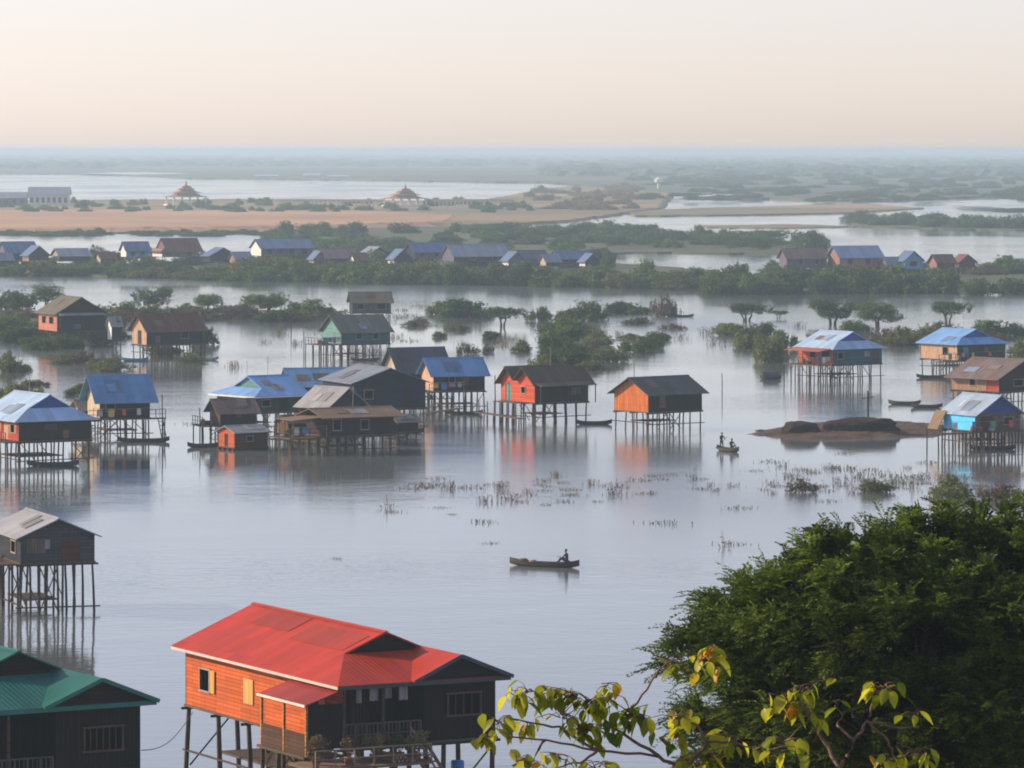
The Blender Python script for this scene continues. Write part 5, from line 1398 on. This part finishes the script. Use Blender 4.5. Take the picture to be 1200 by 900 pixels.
# firewood heaped at the stair
for k in range(9):
    m = MB(); x = 1.2 + .18*k - (.09 if k > 5 else 0); z = zl_ + .08 + (.15 if k > 5 else 0); x = x if k <= 5 else 1.3 + .18*(k-6)
    a, b_ = local(RI, x, -2.45, z), local(RI, x + .03, -.9, z); m.tube([a, b_], .075, 7)
    tag(m.build('firewood_log', wood((.38, .25, .17), True, .4)), 'split log stacked on the landing by the stair of the red roofed house', 'log', 'firewood stacked on the landing')
# blue drum floating under the wing
c = local(RI, 5.6, .4, 0); m = MB(); m.tube([(0, 0, -.35), (0, 0, -.1), (0, 0, .48), (0, 0, .52)], [.28, .29, .29, .26], 14)
o = m.build('plastic_drum', plain((.03, .16, .50), .4, .1), None, True); o.location = (c.x, c.y, 1.05)
# drum stands on a small raft
m = MB(); m.box((-.9, -.7, .93), (.9, .7, 1.05))
for dx in (-.8, .8):
    for dy in (-.6, .6): m.tube([(dx, dy, -1.6), (dx, dy, .93)], .06, 6)
p_ = m.build('washing_platform', M_deck); p_.location = (c.x, c.y, 0); p_.rotation_euler = (0, 0, R(30)); tag(p_, 'small plank platform on posts under the right wing of the red roofed house', 'platform')
o.location.z = 1.05 + .35; tag(o, 'blue plastic drum on the small platform under the red roofed house', 'drum')
# ================================================================== far houses, pavilions, poles, heaps
def H_(lb, cx, wy, r, l, th, axis, fy, ey, ry, side, front, roof, **k):
    st = k.pop('stilts', (4, 2))
    return house('far_house', lb, cx, wy, r, th, axis, fy, ey, ry, side, front, roof, l=l, stilts=st, group='far houses behind the hedge', cat='house', far=True, braces=0, **k)
HB = tin((.12, .19, .36), .2, (.2, .2, .22), .5); HG = tin((.26, .31, .40), .25, (.2, .18, .18), .5); HR = tin((.20, .09, .065), .4, (.1, .06, .05), .7)
LIL = wood((.17, .15, .21), True, .3); PINKW = wood((.40, .22, .19), True, .3)
H_('far house with dark blue roof at the left edge behind the hedge', 8, 314, 34, 14, 28, 'v', 304, 295, 283, LIL, NAVY, HB)
H_('low far house with blue roof second from the left edge', 34, 315, 22, 10, 28, 'u', 306, 298, 288, PINKW, NAVY, HB)
H_('low grey blue far house left of the pale blue house on posts', 70, 315, 34, 12, 25, 'v', 306, 299, 291, CREAM, SLATE, HG)
H_('pale blue far house on white posts left of the brown roofed one', 148, 314, 26, 8, 25, 'v', 301, 292, 283, WHITEW, BLUEP, HB, fwin=[(.2, .4, .2, .8), (.6, .8, .2, .8)])
H_('far house with large brown red hipped roof', 190, 313, 42, 14, 25, 'v', 301, 292, 279, WHITEW, wood((.35, .30, .32), True, .2), HR, dutch=1, g=1.2, b=1.6, oh=(.8, .9), fwin=[(.1, .25, .1, .9), (.35, .5, .1, .9), (.65, .8, .1, .9)])
H_('blue roofed far house right of the brown red roof', 246, 315, 30, 10, 30, 'u', 306, 299, 290, NAVY, NAVY, HB)
H_('long blue roofed far house with white lower storey', 306, 313, 60, 14, 22, 'v', 300, 290, 280, WHITEW, LIL, HB, fwin=[(.1, .22, .15, .85), (.3, .42, .15, .85), (.52, .64, .15, .85), (.76, .9, .15, .85)], stilts=(6, 2))
H_('far house with pinkish roof at the hedge right of the long blue roof', 382, 316, 36, 10, 25, 'v', 309, 301, 292, PINKW, NAVY, tin((.32, .21, .19), .4, (.2, .12, .1), .6))
H_('far house with sloping grey roof left of the dark blue roofed one', 430, 314, 28, 12, 30, 'u', 303, 299, 289, SLATE, NAVY, HG)
H_('far house with dark blue roof and white posts in the middle', 486, 316, 38, 12, 25, 'v', 303, 294, 284, NAVY, LIL, HB, fwin=[(.15, .3, .2, .8), (.6, .75, .2, .8)])
H_('wide far house with light grey blue roof in the middle', 532, 317, 64, 14, 22, 'v', 306, 299, 286, LIL, NAVY, HG, stilts=(6, 2), fwin=[(.3, .4, .2, .8), (.7, .8, .2, .8)])
H_('small far house with dark roof between the grey and the blue roofs', 612, 318, 30, 10, 25, 'v', 310, 302, 293, NAVY, LIL, tin((.12, .13, .19), .3, (.12, .1, .1), .6))
H_('far house with blue roof and white base at the right end of the village', 655, 318, 40, 10, 25, 'v', 309, 302, 294, WHITEW, NAVY, HB, fwin=[(.1, .3, .2, .8)])
H_('grey purple far house with tan roof at the right behind the hedge', 922, 327, 48, 8, 20, 'v', 314, 301, 291, LIL, LIL, tin((.28, .21, .15), .4, (.16, .1, .07), .6), fwin=[(.3, .4, .3, .75), (.7, .8, .3, .75)])
H_('pink walled far house with bright blue grey roof at the right', 984, 327, 52, 12, 25, 'v', 314, 300, 288, PINKW, PINKW, tin((.30, .40, .56), .1, (.3, .3, .35), .4), fwin=[(.2, .3, .3, .75), (.6, .72, .3, .75)])
H_('small blue painted far house right of the bright grey roof', 1060, 327, 22, 8, 28, 'u', 315, 304, 294, BLUEP, BLUEP, HB, fwin=[(.3, .7, .25, .8)])
H_('tiny pinkish hut among brown shrubs at the right', 1098, 325, 22, 8, 28, 'v', 314, 306, 298, PINKW, RBROWN, HR)
H_('tiny reddish hut right of the pinkish one at the right edge', 1124, 323, 20, 7, 28, 'u', 313, 306, 298, RBROWN, RBROWN, HR)
for (cx_, wy_, r_, l_, ax_, fy_, ey_, ry_, sd_, fr_, rf_, lb_) in ((118, 315, 16, 7, 'v', 308, 301, 295, CREAM, SLATE, HR, 'tiny rust roofed far hut left of the pale blue house on posts'), (276, 316, 18, 8, 'v', 308, 302, 295, PINKW, NAVY, HG, 'tiny grey roofed far hut left of the long blue roof'),
     (368, 316, 14, 7, 'u', 308, 302, 294, CREAM, LIL, HB, 'tiny blue roofed far hut at the right end of the long blue roof'), (416, 317, 14, 6, 'v', 309, 303, 296, WHITEW, SLATE, HR, 'tiny rust roofed far hut right of the pinkish roof'), (462, 317, 20, 8, 'u', 309, 302, 292, WHITEW, NAVY, HB, 'small blue roofed far hut just left of the dark blue roof'),
     (596, 319, 18, 8, 'u', 311, 304, 295, WHITEW, LIL, HB, 'small far hut right of the wide light grey roof'), (640, 320, 16, 7, 'v', 312, 305, 298, CREAM, NAVY, HG, 'tiny grey roofed far hut left of the last blue roof'), (686, 320, 16, 7, 'u', 312, 305, 297, WHITEW, NAVY, HB, 'tiny far hut at the right end of the village row'), (0, 317, 14, 7, 'v', 309, 303, 296, CREAM, NAVY, HG, 'tiny grey far hut cut by the left edge'), (1040, 327, 16, 7, 'v', 318, 309, 301, PINKW, LIL, HG, 'tiny grey hut between the pink walled and the blue painted far house')):
    H_(lb_, cx_, wy_, r_, l_, 26, ax_, fy_, ey_, ry_, sd_, fr_, rf_, stilts=(3, 2))
house('stilt_house', 'tiny whitish stilt hut between the salmon house and the rust roofed house', 131, 408, 11, 25, 'v', 398, 380, 371, WHITEW, SLATE, GREY_TIN, A=1.8, stilts=(3, 2), oh=(.25, .3), braces=1)

# pavilions on the far plain
def pavilion(label, px, py, w_px, h_px):
    p = G(px, py, .8); s = F/p.y; W = w_px/s; Hh = h_px/s
    root = empty('temple_pavilion', p, R(20)); tag(root, label, 'pavilion')
    m = MB(); m.box((-W*.46, -W*.4, -.6), (W*.46, W*.4, Hh*.06)); m.build('base', WHITEW, root)
    for i in range(5):
        for j in (0, 1):
            x = -W*.40 + W*.80*i/4; m = MB(); m.tube([(x, (-.34+.68*j)*W, Hh*.06), (x, (-.34+.68*j)*W, Hh*.34)], W*.02, 8); m.build('column', WHITEW, root)
    rm = plain((.34, .17, .085), .7, .25, .2, 0, 'roof_tiles')
    zs = [(.5, .34, .16), (.34, .50, .15), (.2, .64, .14)]
    for k, (hw, z0, dz) in enumerate(zs):
        m = MB(); a = hw*W; b_ = hw*W*.45; z0 *= Hh; z1 = z0 + dz*Hh
        lo = [(-a, -a*.8, z0), (a, -a*.8, z0), (a, a*.8, z0), (-a, a*.8, z0)]; mi = [(x*.62, y*.62, z0 + dz*Hh*.38) for x, y, z in lo]; hi = [(x*.4, y*.4, z1) for x, y, z in lo]
        for q in range(4):
            r_ = (q+1) % 4; m.face([lo[q], lo[r_], mi[r_], mi[q]]); m.face([mi[q], mi[r_], hi[r_], hi[q]])
        m.face(hi); m.face(lo[::-1]); m.build('roof', rm, root)
    m = MB(); m.tube([(0, 0, .76*Hh), (0, 0, .84*Hh), (0, 0, Hh)], [W*.05, W*.025, W*.004], 8); m.build('spire', rm, root)
pavilion('brown tiered pavilion with a spire on the far plain, left of the other one', 218, 241, 48, 30)
pavilion('brown tiered pavilion with a spire on the far plain, in the middle of the picture', 475, 242, 50, 27)
# long low hall at the left and colonnades
def long_hall(label, px0, px1, py, hpx, roofm, wallm, n):
    a = G(px0, py, .8); b = G(px1, py, .8); s = F/a.y; L = (b-a).length; hh = hpx/s; D = 9
    root = empty('long_hall', a, 0); tag(root, label, 'hall')
    m = MB(); m.box((0, 0, -.5), (L, D, hh*.55)); m.build('wall', wallm, root)
    m = MB(); m.prism([(-.8, -1, hh*.55), (-.8, D/2, hh), (-.8, D+1, hh*.55)], (L+1.6, 0, 0)); m.build('roof', roofm, root)
    for i in range(n):
        x = L*(i+.5)/n; m = MB(); m.box((x-.8, -.06, hh*.12), (x+.8, -.01, hh*.42)); m.build('window', M_dark, root)
long_hall('long grey blue hall at the far left of the plain', 34, 80, 240, 21, HG, WHITEW, 7)
long_hall('low pale hall left of the grey blue hall at the left edge', -14, 30, 241, 16, HG, LIL, 5)
def colonnade(label, px0, px1, py, hpx, n):
    a = G(px0, py, .8); b = G(px1, py, .8); s = F/a.y; L = (b-a).length; hh = hpx/s
    root = empty('colonnade', a, math.atan2((b-a).y, (b-a).x)); tag(root, label, 'colonnade')
    for i in range(n):
        x = L*i/(n-1); m = MB(); m.box((x-.35, -.35, -.5), (x+.35, .35, hh*.8)); m.build('column', WHITEW, root)
    m = MB(); m.box((-.6, -.6, hh*.8), (L+.6, .6, hh*.92)); m.build('beam', WHITEW, root)
    m = MB(); m.prism([(-1, -1.4, hh*.92), (-1, 0, hh*1.25), (-1, 1.4, hh*.92)], (L+2, 0, 0)); m.build('roof', plain((.26, .17, .12), .7), root)
colonnade('long white columned gallery right of the middle pavilion on the plain', 500, 600, 242, 7, 22)
colonnade('long white columned gallery left of the middle pavilion on the plain', 330, 448, 241, 6, 24)
p = G(772, 221, 1.2); s = F/p.y; root = empty('water_tower', p); tag(root, 'small white tower on the far plain above the golden trees', 'tower')
m = MB(); m.tube([(0, 0, -1), (0, 0, 4/s*1.6)], 3/s*.6, 10); m.build('shaft', WHITEW, root)
m = MB(); m.tube([(0, 0, 6/s), (0, 0, 7.5/s), (0, 0, 11/s), (0, 0, 13/s)], [2/s, 5/s, 5/s, 1.5/s], 12); m.build('tank', WHITEW, root)
# pale sheds far across the water
for i, (px, py, w_, h_, lb) in enumerate(((312, 208.5, 26, 4, 'pale far shed across the white water, leftmost of three'), (365, 208.5, 18, 5, 'pale far shed across the white water, middle of three'), (396, 209, 22, 4, 'pale far shed across the white water, rightmost of three'))):
    p = G(px, py, 1.2); s = F/p.y; root = empty('far_shed', p); tag(root, lb, 'shed')
    W = w_/s/2; hh = h_/s; m = MB(); m.box((-W, -6, -1), (W, 6, hh*.6)); m.build('wall', WHITEW, root)
    m = MB(); m.prism([(-W-1, -8, hh*.6), (-W-1, 0, hh), (-W-1, 8, hh*.6)], (2*W+2, 0, 0)); m.build('roof', PALE_TIN, root)
# far woods: one hazy mass on the plain, clumps of crowns
bm = bmesh.new(); rnd = random.Random(77)
icos = bmesh.new(); bmesh.ops.create_icosphere(icos, subdivisions=2, radius=1); iv = [v.co.copy() for v in icos.verts]; ifc = [[v.index for v in f.verts] for f in icos.faces]; icos.free()
V = []; Fc = []
for i in range(2600):
    Y = 4400*math.exp(rnd.random()*1.35); px = rnd.uniform(-40, 1240)
    py = HY + F*H/Y
    if px < 640 and py > 199 - (3 if px > 120 else 0): continue
    if 1000 < px < 1140 and 196.5 < py < 203: continue
    if 925 < px < 990 and 195 < py < 200: continue
    X = (px-600)*Y/F; w_ = rnd.uniform(9, 26); h_ = rnd.uniform(4.5, 9.5); b0 = len(V); ph = rnd.uniform(0, 9)
    for c in iv:
        k = 1 + .2*math.sin(c.x*6+ph)*math.cos(c.y*5+ph) + .15*math.sin(c.z*8+ph)
        V.append((X + c.x*w_*k, Y + c.y*w_*k*1.6, 1.0 + max(-.1, c.z*k)*h_))
    Fc += [[a+b0 for a in f] for f in ifc]
me = bpy.data.meshes.new('far_woods'); me.from_pydata(V, [], Fc); me.materials.append(m_ground((.018, .04, .016), (.07, .10, .04), .09, .5, 'far_leaves'))
fw = add('far_woods', me); tag(fw, kind='stuff', label='hazy woods spread over the far plain'); del fw['label']

# posts standing in the water
def post(label, px, py, top, r_=.08, cross=False):
    p = G(px, py); s = F/p.y; hh = (py-top)/s; root = empty('mooring_post', p); tag(root, label, 'post')
    m = MB(); m.tube([(0, 0, -1.6), (.03, 0, hh*.5), (0, 0, hh)], [r_*1.1, r_, r_*.8], 7); m.build('shaft', wood((.07, .06, .055), True, .4), root)
    if cross:
        m = MB(); m.beam((-.55, 0, hh*.72), (.55, 0, hh*.78), .07, .09); m.build('crossbar', M_post, root)
post('tall weathered post standing alone in the water right of the orange gable', 846, 464, 437, .05)
post('dark post with a crossbar rising behind the mud bank', 1017, 490, 458, .10, True)
post('thin pole behind the ridge of the orange gabled house', 743, 500, 424, .04)
for i, (px, py, tp, lb) in enumerate(((356, 424, 388, 'leaning pole at the far left of the teal house platform'), (341, 396, 376, 'short stake in the glare left of the teal house'), (561, 490, 468, 'stake between the royal blue roofed and the red house'), (571, 489, 470, 'short stake nearest the left post of the red house'),
     (234, 516, 478, 'outermost pole at the left end of the cluster'), (1104, 531, 494, 'pole at the left corner of the turquoise walled house deck'), (580, 494, 440, 'tall thin pole at the left gable of the red house'), (1086, 530, 500, 'leftmost thin pole of the turquoise walled house deck'), (190, 519, 462, 'slanting pole at the right of the dark boarded house'))):
    post(lb, px, py, tp, .06)
# dark heaps on the mud bank
def heap(label, px, py, w_, h_, seed):
    p = G(px, py, .45); s = F/p.y; rnd = random.Random(seed); bm = bmesh.new(); bmesh.ops.create_icosphere(bm, subdivisions=5, radius=1)
    from mathutils import noise as mn
    for v in bm.verts:
        x, y, z = v.co; z = max(z, -.15); k = 1 + .16*mn.noise(Vector((x*1.7+seed, y*1.7, z*2))) + .07*mn.noise(Vector((x*7, y*7+seed, z*7)))
        flat = abs(z)**.62*(1 if z > 0 else -1)
        v.co = Vector((x*k*w_/s/2, y*k*1.3, flat*k*h_/s))
    me = bpy.data.meshes.new('straw_heap'); bm.to_mesh(me); bm.free(); me.materials.append(m_ground((.022, .014, .012), (.075, .045, .035), 1.6, 1.0, 'dark_straw'))
    me.polygons.foreach_set('use_smooth', [True]*len(me.polygons))
    o = add('straw_heap', me, None, p); tag(o, label, 'heap')
heap('smaller dark brown heap at the left of the mud bank', 938, 505.5, 44, 11.5, 2)
heap('long dark brown heap in the middle of the mud bank', 1008, 504.5, 92, 15, 6)
# brown thatch leaning against the turquoise walled house
I = h15; m = MB(I['off']); m.slab([(-1.2, 6.0, I['zf']+.05), (-1.2, 4.3, I['zf']+.05), (-.2, 4.3, I['ze']+.1), (-.2, 6.0, I['ze']+.1)], .12, [(3.6, 0), (.5, 0), (.5, 3), (3.6, 3)]); m.build('thatch_screen', thatch((.24, .175, .11)), I['root'])

# ================================================================== clutter about the stilt houses
CR = random.Random(31)
def jar(label, pos, r_=.28, h_=.62, mat=None):
    m = MB(); m.tube([(0, 0, 0), (0, 0, h_*.25), (0, 0, h_*.6), (0, 0, h_*.88), (0, 0, h_)], [r_*.62, r_*.95, r_, r_*.6, r_*.68], 12)
    o = m.build('water_jar', mat or plain((.20, .12, .08), .7), None, True); o.location = pos; tag(o, label, 'jar')
def on_deck(house_key, x, y, dz=-.06):
    o = [q for q in bpy.data.objects if q.get('label', '').startswith(house_key)][0]
    z = max((v.co.z for c in o.children if c.name.split('.')[0] == 'deck' for v in c.data.vertices), default=3)
    return o, z
def deck_pos(key, fx, fy):
    o, z = on_deck(key, 0, 0); d = [c for c in o.children if c.name.split('.')[0] == 'deck'][0]
    xs_ = [v.co.x for v in d.data.vertices]; ys_ = [v.co.y for v in d.data.vertices]
    p = o.matrix_basis @ Vector((min(xs_) + (max(xs_)-min(xs_))*fx, min(ys_) + (max(ys_)-min(ys_))*fy, z)); return p
for key, nm in (('teal walled stilt house', 'teal walled house'), ('low open fronted', 'thatched house'), ('dark green stilt house', 'dark green house'), ('stilt house with bright turquoise', 'turquoise walled house'), ('small dark stilt house', 'dark house left of the cluster'), ('weathered grey stilt', 'weathered grey house'), ('teal stilt house with pale', 'red porched teal house')):
    jar('brown water jar standing on the deck of the ' + nm, deck_pos(key, CR.uniform(.2, .4), CR.uniform(.3, .7)))
    jar('pale plastic tub on the deck of the ' + nm, deck_pos(key, CR.uniform(.55, .8), CR.uniform(.3, .7)), .33, .4, plain((.30, .36, .42), .5))
    p = deck_pos(key, CR.uniform(.42, .52), .5); m = MB(); m.box((-.35, -.25, 0), (.35, .25, .38)); m.box((-.37, -.27, .385), (.37, .27, .42)); o = m.build('wooden_crate', wood((.20, .14, .09), False, .4)); o.location = p; o.rotation_euler = (0, 0, CR.uniform(0, 3)); tag(o, 'wooden crate on the deck of the ' + nm, 'crate')
# plank walkways just over the water between the crowded houses
def walkway(label, a, b):
    A_ = G(*a); B_ = G(*b); d = B_-A_; L = d.length; root = empty('plank_walkway', A_, math.atan2(d.y, d.x)); tag(root, label, 'walkway')
    m = MB(); m.box((0, -.4, .75), (L, .4, .83)); m.build('planks', M_deck, root)
    n = max(2, int(L/1.6))
    for i in range(n+1):
        for s_ in (-1, 1):
            m = MB(); m.tube([(L*i/n + CR.uniform(-.1, .1), s_*.42, -1.6), (L*i/n, s_*.36, .74 + (.7 if i % 2 and s_ > 0 else 0))], .05, 5); m.build('stilt', M_post, root)
walkway('low plank walkway from the floating hut towards the thatched house', (316, 524), (376, 528))
walkway('low plank walkway along the water under the light blue hipped roof', (262, 511), (318, 516))
walkway('low plank walkway between the slate gable and the royal blue roofed house', (496, 494), (540, 487))
walkway('low plank walkway leading left from the bright red house', (560, 492), (612, 500))

# washing hung under the eaves and along the decks of the middle houses
WASH = [(.55, .10, .09), (.62, .60, .55), (.10, .22, .45), (.60, .42, .10), (.10, .30, .20), (.40, .40, .42), (.50, .20, .32)]
for key, nm in (('dark boarded', 'dark boarded house'), ('teal walled stilt', 'teal walled house'), ('narrow stilt house with royal', 'royal blue roofed house'), ('low open fronted', 'thatched house'), ('teal stilt house with pale', 'red porched teal house'), ('dark green stilt', 'dark green house'), ('stilt house with bright turq', 'turquoise walled house')):
    a = deck_pos(key, .08, .04) + Vector((0, 0, 1.02)); b = deck_pos(key, .92, .04) + Vector((0, 0, 1.05)); m = MB(); m.tube([a, a.lerp(b, .5) - Vector((0, 0, .08)), b], .015, 4)
    for q in (a, b): m.tube([q - Vector((0, 0, 1.02)), q + Vector((0, 0, .1))], .03, 5)
    tag(m.build('clothes_line', M_frame), 'washing line on two sticks on the deck of the ' + nm, 'clothes line')
    d = (b-a).normalized(); n = Vector((d.y, -d.x, 0)); u = .06; k = 0; used = set()
    while u < .85 and k < 4:
        cc = CR.choice([w for w in WASH if w not in used]); used.add(cc); w_ = CR.uniform(.35, .7); h_ = CR.uniform(.45, .8); p0 = a.lerp(b, u) - Vector((0, 0, .07)); p1 = p0 + d*w_
        m = MB(); mid = p0.lerp(p1, .5)
        m.prism([p0, p0 - Vector((0, 0, h_*.9)), mid - Vector((0, 0, h_)) + n*.05, p1 - Vector((0, 0, h_*.93)), p1, mid - n*.03], n*.012)
        cn = {WASH[0]: 'red', WASH[1]: 'white', WASH[2]: 'blue', WASH[3]: 'yellow', WASH[4]: 'green', WASH[5]: 'grey', WASH[6]: 'pink'}[cc]
        tag(m.build('hanging_cloth', plain(cc, .9, .15, 4, 0, 'washed_cloth')), cn + ' cloth on the washing line of the ' + nm, 'washing'); u += CR.uniform(.16, .3); k += 1
